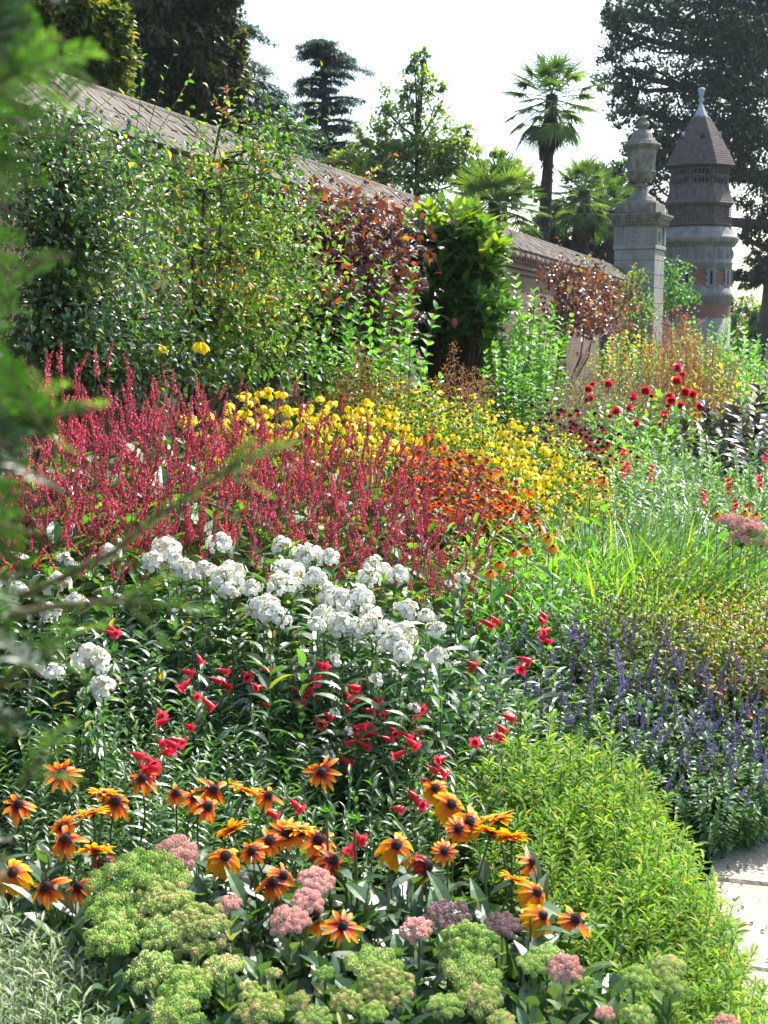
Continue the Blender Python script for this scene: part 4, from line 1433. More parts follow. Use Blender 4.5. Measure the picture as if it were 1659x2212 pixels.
# ================================================================== climbers and shrubs on the wall
def climber(name, label, cat, blobs, v, vth, leaf, Wd, T, mleaf, npc, per, clump=.2, tips=0, tipmat=None, tone_mu=.5, shell=.3, droop=.3, tipL=.3, tiplen=.055, base_v=4.2, up_tips=None):
    """blobs (px, py, rx, ry) near the vertical plane v, thickness vth"""
    g = G()
    gs = G()
    cs = []
    for (px, py, rx, ry) in blobs:
        Y = wall_Y(px, v)
        c = at(px, py, Y)
        k = Y / FL
        a, h = rx * k, ry * k
        n = max(5, int(npc * rx * ry / 3000))
        d = rng.normal(0, 1, (n, 3))
        d /= np.linalg.norm(d, axis=1, keepdims=True)
        rad = shell + (1.05 - shell) * rng.random(n) ** .6
        u_ = np.array([SA, CA, 0])
        v_ = np.array([-CA, SA, 0])
        # along the wall the visible half width stands for a longer run of the plane
        pos = c + np.outer(d[:, 0] * rad * a, [1.0, 0, 0]) + np.outer(d[:, 1] * rad * vth, v_) + np.outer(d[:, 2] * rad * h, [0, 0, 1.0])
        pos += np.outer(rng.uniform(-1, 1, n) * min(a, .5), u_ * .5)
        # keep leaves off the far side of the wall
        vv = -pos[:, 0] * CA + pos[:, 1] * SA
        over = np.clip(vv - 4.42, 0, None) * (pos[:, 2] < 3.15)
        pos -= np.outer(over, v_)
        m = rng.poisson(per, n) + 3
        idx = np.repeat(np.arange(n), m)
        cr = clump * rng.uniform(.6, 1.3, n)
        P_ = pos[idx] + rng.normal(0, 1, (len(idx), 3)) * cr[idx][:, None] * [1, 1, .7]
        out = rng.normal(0, .8, (len(idx), 3)) + np.array([CA, -SA, 0]) * .4 + [0, 0, -droop]
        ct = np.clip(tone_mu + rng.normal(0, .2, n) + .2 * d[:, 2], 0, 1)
        g.inst(T, P_, out, np.array([.05, -.42, 1.0]) + rng.normal(0, .33, (len(idx), 3)), leaf * rng.uniform(.65, 1.25, len(idx)), leaf * Wd * rng.uniform(.7, 1.2, len(idx)),
               tone=np.clip(ct[idx] + rng.normal(0, .14, len(idx)), 0, 1))
        cs.append((c, a, h, pos))
    c0 = cs[0][0]
    mx = np.mean([c[0] for c in cs], axis=0)
    uu, _ = uv_of(mx[0], mx[1])
    bs = W(uu, base_v)
    bz = ground_z(bs[0], bs[1])
    root = thing(name, label, cat, (bs[0], bs[1], bz))
    inv = Matrix.Translation((-bs[0], -bs[1], -bz))
    for (c, a, h, pos) in cs:
        b0 = np.array([bs[0], bs[1], bz])
        mid = (b0 + c) / 2 + rng.normal(0, .1, 3)
        gs.tube([b0, mid, c], [.02, .014, .008], 6)
        for q in pos[::max(1, len(pos) // 22)]:
            mm = (c + q) / 2 + rng.normal(0, .06, 3)
            gs.tube([c, mm, q], [.007, .005, .002], 4)
    obj('foliage', g.mesh(name + '_foliage', mleaf), root, mat4=inv)
    obj('branch', gs.mesh(name + '_branch', M_twig), root, mat4=inv)
    if tips:
        g2 = G()
        allp = np.concatenate([c[3] for c in cs])
        top = allp[np.argsort(-(allp[:, 2] + rng.normal(0, .35, len(allp))))][:max(tips * 3, 10)]
        sel = top[rng.integers(0, len(top), tips)]
        for p in sel:
            az = rng.random() * 2 * PI
            d = np.array([math.cos(az) * .5 + CA * .2, math.sin(az) * .5 - SA * .2, 1.0])
            shoot(g2, p, d, tipL * (rng.uniform(.5, 1.3) if rng.random() < .8 else 2.0), np.array([rng.normal(0, .2), rng.normal(0, .2), -.1]), .0025, 9, tiplen, tiplen * .5, 1.2, .6, T_OV2, .1, 1, 1, 0, tone=rng.uniform(.2, .95))
        obj('young_leaves', g2.mesh(name + '_shoots', [tipmat or M_tip, M_twig]), root, mat4=inv)
    return root


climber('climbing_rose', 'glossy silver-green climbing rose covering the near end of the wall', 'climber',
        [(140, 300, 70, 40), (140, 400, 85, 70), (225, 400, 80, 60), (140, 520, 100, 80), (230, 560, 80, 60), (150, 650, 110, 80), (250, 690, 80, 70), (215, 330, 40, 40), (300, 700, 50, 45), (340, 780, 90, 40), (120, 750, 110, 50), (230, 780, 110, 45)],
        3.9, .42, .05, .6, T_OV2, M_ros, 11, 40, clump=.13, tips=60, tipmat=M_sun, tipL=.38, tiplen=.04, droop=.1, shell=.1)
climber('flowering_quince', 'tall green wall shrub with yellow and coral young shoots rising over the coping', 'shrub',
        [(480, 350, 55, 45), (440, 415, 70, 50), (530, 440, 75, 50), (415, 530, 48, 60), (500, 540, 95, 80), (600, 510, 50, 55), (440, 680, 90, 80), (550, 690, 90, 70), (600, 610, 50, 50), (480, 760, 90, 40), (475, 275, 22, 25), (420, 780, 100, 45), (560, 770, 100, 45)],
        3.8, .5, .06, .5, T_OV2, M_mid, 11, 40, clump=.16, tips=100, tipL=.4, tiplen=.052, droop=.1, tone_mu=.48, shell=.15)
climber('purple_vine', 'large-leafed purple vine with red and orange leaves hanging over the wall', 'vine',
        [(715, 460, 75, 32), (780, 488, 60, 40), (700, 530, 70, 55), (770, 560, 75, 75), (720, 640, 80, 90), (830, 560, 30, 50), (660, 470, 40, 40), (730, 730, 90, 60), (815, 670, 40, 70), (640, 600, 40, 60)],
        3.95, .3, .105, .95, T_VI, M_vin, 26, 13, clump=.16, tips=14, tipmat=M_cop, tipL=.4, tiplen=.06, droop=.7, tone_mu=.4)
climber('copper_smoke_bush', 'copper and red leafed bush against the wall beside the gate pier', 'shrub',
        [(1225, 590, 16, 26), (1235, 630, 26, 30), (1275, 628, 28, 24), (1310, 665, 28, 24), (1235, 685, 30, 40), (1285, 695, 40, 28), (1335, 695, 18, 22)],
        3.7, .6, .1, .7, T_OV2, M_cop, 60, 10, clump=.2, tips=22, tipmat=M_cop, tipL=.4, tiplen=.09, tone_mu=.5)
climber('wall_shrub', 'narrow yellow-green shrub growing against the foot of the gate pier', 'shrub', [(1362, 640, 22, 40), (1375, 690, 25, 35), (1355, 600, 10, 20)], 4.1, .4, .1, .6, T_OV2, M_tip, 60, 15, clump=.14, tone_mu=.2, base_v=4.1)
climber('ivy_bush', 'dark green creeper growing on the tower between it and the pier', 'creeper', [(1450, 640, 28, 40), (1478, 680, 30, 40), (1445, 585, 14, 30), (1490, 640, 14, 25)], 3.9, .3, .15, .6, T_OV2, M_sun, 60, 14, clump=.25, tone_mu=.15, base_v=3.9)

# magnolia: whorls of long leaves at shoot ends
def magnolia():
    blobs = [(970, 520, 80, 50), (930, 575, 65, 70), (1015, 575, 62, 70), (960, 650, 100, 70), (900, 540, 28, 40), (1040, 560, 34, 50), (960, 730, 100, 50), (1035, 680, 50, 60)]
    g, gy, gs = G(), G(), G()
    Yc = wall_Y(985, 3.6)
    bs = at(985, 719, Yc)
    bz = ground_z(bs[0], bs[1])
    root = thing('evergreen_magnolia', 'rounded evergreen magnolia shrub with long glossy leaves and tops coloured lime for sunlight', 'shrub', (bs[0], bs[1], bz))
    inv = Matrix.Translation((-bs[0], -bs[1], -bz))
    for (px, py, rx, ry) in blobs:
        c = at(px, py, Yc)
        k = Yc / FL
        n = int(rx * ry / 58)
        d = rng.normal(0, 1, (n, 3))
        d /= np.linalg.norm(d, axis=1, keepdims=True)
        pos = c + d * [rx * k, .55, ry * k] * rng.uniform(.55, 1.02, (n, 1))
        for p, dn in zip(pos, d):
            young = dn[2] > -.1 and (p[2] > 2.1) and rng.random() < .8  # upper whorls painted lime as sunlit, not younger leaves
            ax = np.array([dn[0] * .6, dn[1] * .6 - .1, .9])
            tg = gy if young else g
            shoot(tg, p, ax, .16, np.array([0, 0, .1]), .005, 9, .2, .075, 1.15, .3, T_OV, .0, 1, 1, 0, upj=.15, step=2.4, tone=rng.random() * .8)
        for p in pos[::4]:
            gs.tube([[bs[0], bs[1], bz], (np.array([bs[0], bs[1], bz]) + p) / 2 + [0, 0, -.1], p], [.03, .015, .006], 5)
    obj('foliage', g.mesh('magnolia_foliage', [M_mag, M_twig]), root, mat4=inv)
    obj('sunlit_leaves', gy.mesh('magnolia_sunlit', [M_magy, M_twig]), root, mat4=inv)
    obj('branch', gs.mesh('magnolia_branch', M_twig), root, mat4=inv)


magnolia()

# ---- tall leafy sunflowers-like plants
def leafy_protos(k, **kw):
    return [[('foliage', leafy(**kw)[0], None)] for _ in range(k)]


P_sun = leafy_protos(4, N=9, R=.38, H=1.6, nl=22, ll=.16, lw=.075, T=T_OV, mats=[M_sun, M_stem], a0=1.5, a1=.7, whorl=2, dome=.25, r=.006, szf=lambda t: 1.05 - .55 * t, name='tall_leafy_plant')
sp = [(735, 575, 12.2), (770, 520, 12.6), (800, 610, 11.6), (838, 545, 12.4), (690, 640, 11.2), (865, 690, 11.0), (775, 680, 11),
      (1120, 590, 15.5), (1090, 640, 15), (1150, 640, 15.2), (1125, 700, 14.4), (1080, 740, 14), (1165, 720, 14.3), (1140, 780, 13.6), (1185, 640, 18)]
scatter(sp, P_sun, 'tall_leafy_plant', 'plant', 'tall leafy perennials in front of the wall', 'tall leafy perennial before wall shrubs, %s', 1.6, .5, 1.6)
sp = [(1470, 690, 22), (1405, 705, 24), (1435, 720, 21), (1510, 680, 23), (1548, 672, 21), (1530, 700, 19), (1590, 715, 19), (1615, 700, 20), (1640, 720, 17), (1600, 745, 16), (1655, 690, 19), (1340, 715, 25), (1300, 730, 24), (1490, 735, 18), (1570, 735, 18), (1630, 770, 15), (1390, 730, 20)]
scatter(sp, P_sun, 'tall_leafy_plant', 'plant', 'leafy perennials before the pier', 'leafy perennial before the gate pier, %s', 1.6, .5, 1.6)

# small yellow-flowered shrub and brown plumes by the pier
def plume_proto(mat, n=9, H=1.0, R=.3):
    g = G()
    for (b, t) in fan_tips(n, R, H, .2):
        d = t - b
        L = np.linalg.norm(d)
        s = np.linspace(0, 1, 5)
        g.tube(b + np.outer(s, d), .003, 4, 1)
        m = 220
        si = rng.uniform(.55, 1.05, m)
        c = b + np.outer(si, d)
        rad = .07 * (1.1 - si) / .5 + .008
        off = rng.normal(0, 1, (m, 3)) * rad[:, None]
        g.inst(T_DI, c + off, rng.normal(0, .6, (m, 3)) + [0, 0, .8], [0, .5, 1], rng.uniform(.012, .03, m), rng.uniform(.006, .013, m))
    return g.mesh('plume', [mat, M_dry])


P_pl = [[('plume', plume_proto(M_rust), None)] for _ in range(2)]
sp = [(1478, 690, 19), (1495, 705, 18.5), (1460, 712, 18), (770, 772, 10.4), (795, 775, 10.6), (1000, 768, 12.4), (1530, 775, 15), (1445, 775, 15), (1500, 800, 14.2)]
scatter(sp, P_pl, 'seed_plume_plant', 'plant', 'rust brown seed plumes', 'airy rust-brown seed plume, %s', 1.0, .5, 2)
P_yb = [[('foliage', leafy(N=16, R=.4, H=.9, nl=18, ll=.05, lw=.03, T=T_DI, mats=[leafmat('yellow_bush_leaf', [(0, (.3, .3, .02)), (.5, (.6, .45, .02)), (1, (.75, .5, .02))], .4, .5, .3, tmul=(1.2, 1.2, .5)), M_stem], name='yellow_bush')[0], None)]]
scatter([(1365, 703, 21), (1385, 712, 20.5), (1345, 712, 21), (1575, 770, 14), (1480, 800, 13.5)], P_yb, 'yellow_leafed_bush', 'bush', 'yellow bushes', 'small bush with yellow autumn leaves, %s', .9, .4, 1.8, nrows=1)

# brown grass and stalks in the far middle
def grass_proto(mat, n=220, R=.4, H=.9, w=.008, T=None, spread=.5):
    g = G()
    T = T or leaf_t(5, 'strap', .2, .6)
    a = rng.random(n) * 2 * PI
    r = R * .5 * np.sqrt(rng.random(n))
    b = np.stack([r * np.cos(a), r * np.sin(a), 0 * a], 1)
    d = np.stack([np.cos(a) * spread * rng.random(n), np.sin(a) * spread * rng.random(n), np.ones(n)], 1) + rng.normal(0, .15, (n, 3))
    g.inst(T, b, d, np.stack([-np.cos(a), -np.sin(a), .2 + 0 * a], 1), H * rng.uniform(.6, 1.1, n), w * rng.uniform(.7, 1.2, n))
    return g.mesh('grass_blades', mat)


def twiggy_proto(mleaf, n=40, R=.5, H=.8, leafn=500, leaf=.03):
    g = G()
    for k in range(n):
        a = rng.random() * 2 * PI
        d = np.array([math.cos(a) * rng.random() * .9, math.sin(a) * rng.random() * .9, .8])
        L = H * rng.uniform(.7, 1.2)
        b = np.array([rng.normal(0, R * .3), rng.normal(0, R * .3), 0])
        s = np.linspace(0, 1, 5)
        bd = rng.normal(0, .3, 3) * [1, 1, .3]
        pts = b + np.outer(s, d) * L + np.outer(s ** 2, bd) * L * .6
        g.tube(pts, .004 * (1.1 - s), 3, 1, rng.random())
        for q in range(3):
            p0 = pts[rng.integers(2, 4)]
            e = p0 + rng.normal(0, .18, 3) + [0, 0, .12]
            g.tube([p0, (p0 + e) / 2 + rng.normal(0, .02, 3), e], [.0025, .002, .001], 3, 1, rng.random())
        m = leafn // n
        idx = rng.integers(1, 5, m)
        g.inst(T_DI, pts[idx] + rng.normal(0, .08, (m, 3)), rng.normal(0, 1, (m, 3)), [0, 0, 1], leaf * rng.uniform(.5, 1.2, m), leaf * .5)
    return g.mesh('twiggy_clump', [mleaf, M_dry])


P_tw = [[('foliage', twiggy_proto(M_fern), None)], [('foliage', twiggy_proto(M_rust), None)], [('foliage', twiggy_proto(M_pen, leafn=900), None)]]
sp = patch([(1190, 725), (1420, 735), (1500, 770), (1540, 850), (1420, 850), (1190, 850), (1180, 780)], 26, 20, 12.5)
scatter(sp, P_tw, 'spent_perennial', 'plant', 'brown spent perennials', 'faded brown twiggy far perennial, %s', .95, .4, 1.8)

# ================================================================== red bistort (persicaria)
SPK = [spike(near(.09, .14), .0062, 66, 1.35, [M_crim, M_rstem]) for _ in range(6)]


def bistort(nsp=46, R=.42, H=1.05):
    mesh_, ends = leafy(N=26, R=R * .9, H=H * .82, nl=9, ll=.15, lw=.068, T=T_OV, mats=[M_per, M_stem], a0=1.45, a1=.9, dome=.3, r=.003, name='bistort_foliage')
    g = G()
    parts = []
    for k, (b, t) in enumerate(fan_tips(nsp, R * 1.15, H, .28)):
        t = t + np.array([rng.normal(.02, .03), rng.normal(0, .03), rng.normal(0, .05)])
        m = (b * [1, 1, 0] + t) * .5 + [rng.normal(0, .02), rng.normal(0, .02), .05]
        g.tube([b + [0, 0, H * .2], m, t], [.0018, .0016, .0013], 3)
        d = t - m + rng.normal(0, .1, 3)
        parts.append(('flower_spike', SPK[k % 6], frame4(t - d / np.linalg.norm(d) * .02, d, s=rng.uniform(.75, 1.25))))
    return [('foliage', mesh_, None), ('stalk', g.mesh('bistort_stalks', M_rstem), None)] + parts


P_bi = [bistort() for _ in range(3)]
sp = [(70, 812, 5.9), (150, 790, 6.3), (160, 880, 5.6), (250, 850, 6.1), (60, 930, 5.2), (330, 830, 6.6), (350, 905, 5.8), (440, 850, 6.8), (250, 960, 5.3), (120, 1020, 5.0), (470, 930, 6.0), (560, 870, 6.9),
      (400, 990, 5.4), (580, 955, 6.1), (670, 900, 7.0), (690, 980, 6.2), (780, 930, 6.9), (800, 1010, 6.2), (860, 960, 6.8), (540, 1030, 5.4), (660, 1060, 5.5), (870, 1060, 6.1), (780, 1090, 5.6), (940, 1150, 5.8), (860, 1150, 5.5), (330, 1060, 5.1), (990, 1210, 5.6),
      (200, 1070, 4.95), (30, 1060, 4.9)]
scatter(sp, P_bi, 'red_bistort', 'flower clump', 'clumps of crimson bistort spikes', 'clump of crimson bistort spikes, %s', 1.08, .55, 1.35)

# ================================================================== yellow drooping coneflowers
YD = [daisy('yellow_coneflower', 11, .06, .036, T_PE, -.7, .22, M_yel, .012, .022, M_cong, nb=60) for _ in range(3)]


def ycone(nst=6, H=1.25):
    mesh_, ends = leafy(N=nst, R=.16, H=H, nl=13, ll=.12, lw=.045, T=T_OV, mats=[M_sun, M_stem], a0=1.3, a1=.9, dome=.15, r=.0035, szf=lambda t: 1.1 - .7 * t, branch=1, name='yellow_coneflower_foliage')
    ps = [('foliage', mesh_, None)]
    for k, (e, t) in enumerate(ends):
        d = np.array([t[0] * .5 + rng.normal(0, .15), t[1] * .5 + rng.normal(0, .15), 1.0])
        pm, cm = YD[k % 3]
        ps.append(('flower_head', pm, frame4(e, d, s=rng.uniform(.8, 1.1)), [('cone', cm, None)]))
    return ps


P_yc = [ycone() for _ in range(4)]
sp = [(540, 812, 8.2), (505, 830, 8.0), (585, 830, 8.2), (470, 850, 7.7), (620, 850, 8.3), (655, 860, 8.3), (690, 850, 8.5), (720, 845, 8.7), (745, 865, 8.5), (770, 880, 8.4), (800, 855, 8.8), (830, 850, 8.9), (600, 880, 7.9), (520, 880, 7.7), (675, 875, 8.2), (735, 890, 8.1), (770, 850, 8.8), (700, 890, 8.0), (640, 895, 7.8), (790, 905, 8.2), (840, 885, 8.5), (870, 880, 8.7),
      (820, 925, 7.9), (860, 915, 8.1), (430, 870, 7.4), (560, 865, 7.9), (1115, 905, 8.8), (1080, 935, 8.5), (1100, 960, 8.2), (1140, 935, 8.5), (1060, 950, 8.3), (1160, 970, 8.1), (1180, 1000, 7.8), (1130, 1000, 7.9), (1170, 1035, 7.5), (905, 905, 8.5), (960, 910, 8.6), (1200, 950, 8.6), (1110, 1060, 7.4)]
scatter(sp, P_yc, 'yellow_coneflower', 'flower', 'yellow drooping coneflowers', 'tall yellow coneflower with drooping petals, %s', 1.25, .6, 1.2)
# a lone one high on the wall shrub
b, h = top_place(400, 665, 8.2)
build(ycone(2, 1.25), 'yellow_coneflower', 'lone tall yellow coneflower rising before the dark wall shrubs, above all others', 'flower', b, .5, 'yellow drooping coneflowers', h / 1.25)

# ================================================================== heleniums
HY = [daisy('small_yellow_daisy', 9, .014, .009, T_PE, -.4, .2, M_yel, .007, .008, M_conb, nb=14) for _ in range(3)]
HO = [daisy('orange_helenium_head', 10, .017, .010, T_PE, -.5, .25, M_hel, .0095, .011, M_conb, nb=22) for _ in range(4)]


def helen(heads, nst, H, R, mleaf, ll=.06, lw=.014, hs=1.2, keep=90, br=3):
    mesh_, ends = leafy(N=nst, R=R, H=H, nl=24, ll=ll, lw=lw, T=T_LA2, mats=[mleaf, M_stem], a0=1.3, a1=.8, dome=.4, r=.0028, branch=br, name='helenium_foliage')
    ps = [('foliage', mesh_, None)]
    for k, (e, t) in enumerate(ends[:keep]):
        d = np.array([t[0] + rng.normal(0, .35), t[1] - .25 + rng.normal(0, .35), 1.0])
        pm, cm = heads[k % len(heads)]
        ps.append(('flower_head', pm, frame4(e, d, s=hs * rng.uniform(.85, 1.2)), [('cone', cm, None)]))
    return ps


P_hy = [helen(HY, 26, .95, .33, M_sun, hs=1.6) for _ in range(2)]
P_ho = [helen(HO, 27, .95, .3, M_pen, hs=1.75) for _ in range(2)]
sp = [(830, 800, 10.4), (880, 795, 10.6), (930, 800, 10.6), (985, 808, 10.3), (1040, 825, 10.0), (860, 845, 9.7), (920, 850, 9.7), (985, 855, 9.6), (1045, 870, 9.4), (1070, 900, 9.2),
      (1150, 885, 9.8), (1200, 890, 9.6), (1225, 930, 9.0), (1250, 965, 8.6), (1270, 1000, 8.2), (1215, 990, 8.4), (1275, 1045, 7.8)]
scatter(sp, P_hy, 'yellow_helenium', 'flower clump', 'bushes of small yellow daisies', 'bush of many small yellow daisies with brown eyes, %s', .98, .5, 1.4)
sp = [(920, 930, 7.8), (970, 920, 8.0), (1010, 950, 7.7), (900, 985, 7.3), (960, 985, 7.3), (1030, 1000, 7.3), (1080, 1000, 7.4), (930, 1040, 6.9), (1000, 1045, 6.9), (1060, 1050, 6.9), (1105, 1035, 7.1), (890, 1055, 6.8)]
scatter(sp, P_ho, 'orange_helenium', 'flower clump', 'bushes of orange-red helenium', 'bush of rusty orange helenium flowers, %s', .98, .5, 1.4)

# ================================================================== dahlias, seed heads, dark dahlias
def ball(r=.05, n=90, mat=None):
    g = G()
    k = np.arange(n)
    ph = np.arccos(1 - 1.55 * (k + .5) / n)
    a = k * 2.399
    d = np.stack([np.sin(ph) * np.cos(a), np.sin(ph) * np.sin(a), np.cos(ph)], 1)
    g.inst(T_PE, d * r * .12, d, np.stack([-np.sin(a) * 0, 0 * a, np.ones(n)], 1) + d * .2, r * rng.uniform(.85, 1.1, n), r * .38)
    return g.mesh('dahlia_head', mat or M_red)


DB = [ball() for _ in range(2)]


def dahlia(nf=2, H=1.1, ml=None):
    mesh_, ends = leafy(N=9, R=.3, H=H * .9, nl=12, ll=.11, lw=.055, T=T_OV, mats=[ml or M_sun, M_stem], a0=1.3, a1=.8, whorl=2, dome=.3, r=.005, name='dahlia_foliage')
    ps = [('foliage', mesh_, None)]
    g = G()
    for k in range(nf):
        e, t = ends[(k * 2) % len(ends)]
        top = e + np.array([rng.normal(0, .05), rng.normal(-.03, .05), H * .14 + rng.random() * .12])
        g.tube([e, top], .003, 4)
        ps.append(('flower_head', DB[k % 2], frame4(top, (rng.normal(0, .3), -.5 + rng.normal(0, .3), .9), s=rng.uniform(.5, .95))))
    ps.append(('stalk', g.mesh('dahlia_stalks', M_stem), None))
    return ps


P_da = [dahlia() for _ in range(3)]
sp = [(1430, 800, 13.2), (1475, 822, 12.7), (1325, 815, 13.5), (1395, 850, 12.3), (1350, 855, 12.4), (1420, 880, 11.6), (1485, 870, 11.9), (1520, 850, 12.2), (1375, 900, 11.0), (1540, 885, 11.5), (1290, 840, 12.9), (1450, 840, 12.6), (1335, 890, 11.3)]
scatter(sp, P_da, 'red_dahlia', 'flower', 'scarlet dahlias', 'scarlet ball dahlia in the far part of the border, %s', 1.15, .5, 1.3)
P_db = leafy_protos(2, N=14, R=.4, H=.9, nl=20, ll=.1, lw=.05, T=T_OV, mats=[M_blk, M_rstem], a0=1.3, a1=.8, whorl=2, dome=.35, r=.004, name='dark_leafed_plant')
scatter([(1580, 840, 11.5), (1625, 825, 12), (1600, 870, 11), (1655, 850, 11.5), (1640, 890, 10.5), (1555, 870, 12)], P_db, 'dark_leafed_dahlia', 'plant', 'dark-leafed dahlias', 'bush with glossy near-black leaves beside the path, %s', .95, .5, 1.5, nrows=2)
SH = [daisy('seed_head', 8, .03, .009, T_PD, -.6, .3, M_red, .019, .024, M_cone, nb=60, gaps=.35) for _ in range(3)]


def seedhead(nst=6, H=1.0):
    mesh_, ends = leafy(N=nst, R=.22, H=H, nl=10, ll=.12, lw=.04, T=T_OV, mats=[M_rud, M_stem], a0=1.3, a1=.9, dome=.2, r=.003, f0=.05, szf=lambda t: 1.1 - .9 * t, branch=1, name='seedhead_foliage')
    ps = [('foliage', mesh_, None)]
    for k, (e, t) in enumerate(ends):
        pm, cm = SH[k % 3]
        ps.append(('flower_head', pm, frame4(e, (t[0] * .4, t[1] * .4, 1), s=rng.uniform(.9, 1.25)), [('cone', cm, None)]))
    return ps


P_sh = [seedhead() for _ in range(3)]
sp = [(1185, 850, 11.5), (1225, 845, 11.6), (1260, 850, 11.4), (1200, 880, 10.6), (1245, 885, 10.6), (1285, 880, 10.8), (1300, 910, 10.1), (1265, 920, 9.9), (1310, 945, 9.6), (1230, 905, 10.2), (1330, 925, 10)]
scatter(sp, P_sh, 'purple_coneflower', 'flower', 'coneflowers gone to dark seed heads', 'coneflower with dark seed heads, %s', 1.05, .5, 1.4)

# ================================================================== penstemons
def tube_flower():
    g = G()
    g.lathe([(.0022, 0), (.0034, .003), (.0048, .008), (.0074, .015), (.0086, .024), (.0088, .033)], 12, flute=.04, nfl=5, tone=.4)
    for k in range(5):
        a = 2 * PI * k / 5
        o = np.array([math.cos(a) * .0072, math.sin(a) * .0072, .0325])
        g.inst(T_PE, o, [math.cos(a) * .95, math.sin(a) * .95, .55], [0, 0, 1], .0125, .0135, tone=.95)
    g.tube([[0, 0, -.012], [0, 0, .001]], [.001, .0022], 5, 1)
    g.inst(T_DI, np.zeros((5, 3)), [[math.cos(a), math.sin(a), 1.2] for a in np.arange(5) * 1.256], [0, 0, -1], .006, .003, mat=1)
    return g.mesh('penstemon_flower', [M_red, M_rstem])


TF = tube_flower()
P_pn = leafy_protos(5, N=8, R=.2, H=.62, nl=17, ll=.085, lw=.019, T=T_LA, mats=[M_pen, M_stem], a0=1.35, a1=.55, whorl=2, dome=.22, r=.0028, f0=.08, bend=.08, szf=lambda t: 1.0 - .35 * t ** 2, name='penstemon_foliage')
sp = patch([(60, 1500), (240, 1420), (420, 1440), (560, 1470), (700, 1530), (860, 1500), (1000, 1430), (1080, 1400), (1120, 1520), (1080, 1650), (1010, 1760), (800, 1740), (600, 1730), (330, 1740), (60, 1760)], 58, 4.35, 3.3)
scatter(sp, P_pn, 'penstemon', 'plant', 'leafy penstemons between phlox and rudbeckias', 'penstemon leaves narrow and shining below phlox, %s', .64, .5, 1.35)
# flowering stalks: positions of their flowers in the view
PS = [([(433, 1427), (405, 1452), (400, 1478), (425, 1503)], 4.0), ([(485, 1450), (530, 1457), (490, 1480), (470, 1470)], 4.1), ([(580, 1447), (560, 1485), (575, 1523)], 4.05), ([(695, 1437), (680, 1468), (650, 1495), (645, 1518), (668, 1490)], 4.0),
      ([(765, 1485), (755, 1505), (770, 1500), (750, 1530)], 3.9), ([(815, 1512), (822, 1540), (800, 1535)], 3.85), ([(760, 1572), (785, 1568), (775, 1590), (800, 1585), (752, 1605)], 3.75), ([(810, 1575), (748, 1645), (790, 1610)], 3.7),
      ([(890, 1605), (860, 1630), (880, 1590)], 3.65), ([(908, 1530), (905, 1550), (902, 1580)], 3.8), ([(1030, 1600), (1075, 1590), (1068, 1600), (1085, 1575)], 3.8), ([(1100, 1550), (1080, 1592)], 3.8),
      ([(350, 1605), (372, 1608), (362, 1625), (385, 1600)], 3.5), ([(325, 1645), (300, 1632), (310, 1660), (335, 1660), (322, 1680)], 3.35), ([(410, 1570), (450, 1520)], 3.8), ([(1070, 1340), (1050, 1345), (1060, 1350)], 4.6), ([(1180, 1362), (1172, 1375), (1185, 1385)], 4.6),
      ([(1130, 1440), (1135, 1425)], 4.3), ([(952, 1640), (940, 1665), (958, 1668), (925, 1690), (945, 1700)], 3.4), ([(895, 1720), (905, 1735), (862, 1748)], 3.35), ([(590, 1760), (640, 1740)], 3.3), ([(760, 1830), (775, 1810), (750, 1850)], 3.1), ([(240, 1368), (245, 1362)], 4.2),
      ([(840, 1598), (850, 1580)], 3.75), ([(690, 1560), (712, 1548)], 3.8), ([(690, 1860), (720, 1850)], 3.05), ([(350, 1560), (345, 1540)], 3.7), ([(1010, 1450), (1020, 1435)], 4.3), ([(1170, 1340), (1175, 1330)], 4.9)]
it = []
for fl, Y in PS:
    pts = [at(a, b, Y + rng.normal(0, .02)) for a, b in fl]
    topz = max(p[2] for p in pts) + .06
    mx = np.mean(pts, axis=0)
    base = np.array([mx[0] + rng.normal(0, .03), mx[1] + .03, 0])
    base[2] = ground_z(base[0], base[1])
    tip = np.array([mx[0] + rng.normal(0.015, .02), mx[1], topz])
    g = G()
    s = np.linspace(0, 1, 8)
    bow = (tip - base)
    line = base + np.outer(s, bow) + np.outer(np.sin(s * PI), [rng.normal(0, .02), .01, 0])
    g.tube(line, .0026 * (1.1 - .7 * s), 5, 1)
    shoot(g, base, bow / np.linalg.norm(bow), np.linalg.norm(bow) * .72, np.zeros(3), 0, 12, .08, .015, 1.3, .7, T_LA, .25, 1, 1, 0, 2)
    # buds near the tip
    nb_ = 16
    f = rng.uniform(.78, 1.0, nb_)
    c = np.stack([np.interp(f, s, line[:, i]) for i in range(3)], 1)
    g.inst(T_BUD, c + rng.normal(0, .008, (nb_, 3)), rng.normal(0, .6, (nb_, 3)) + [0, 0, .8], [0, .3, 1], .008, .003, mat=1)
    root = thing('penstemon_stalk', 'x', 'flower', base, group='scarlet penstemon stalks')
    obj('stalk', g.mesh('penstemon_stalk', [M_pen, M_stem]), root, mat4=Matrix.Translation(tuple(-base)))
    ga = G()
    for p in pts:
        j = int(np.argmin(np.abs(line[:, 2] - p[2] - .012)))
        ga.tube([line[j], (line[j] + p) / 2 + [0, 0, .006], p], [.0012, .001, .001], 3)
        dx = rng.choice([-1, 1]) if rng.random() < .25 else 1
        d = np.array([.8 * dx + rng.normal(0, .25), -.45 + rng.normal(0, .4), -.4 + rng.normal(0, .25)])
        obj('flower', TF, root, mat4=frame4(p - base - d / np.linalg.norm(d) * .022, d, s=rng.uniform(.8, 1.15)))
    obj('flower_stalk', ga.mesh('flower_stalks', M_rstem), root, mat4=Matrix.Translation(tuple(-base)))
    it.append((root, fl[0][0], Y))
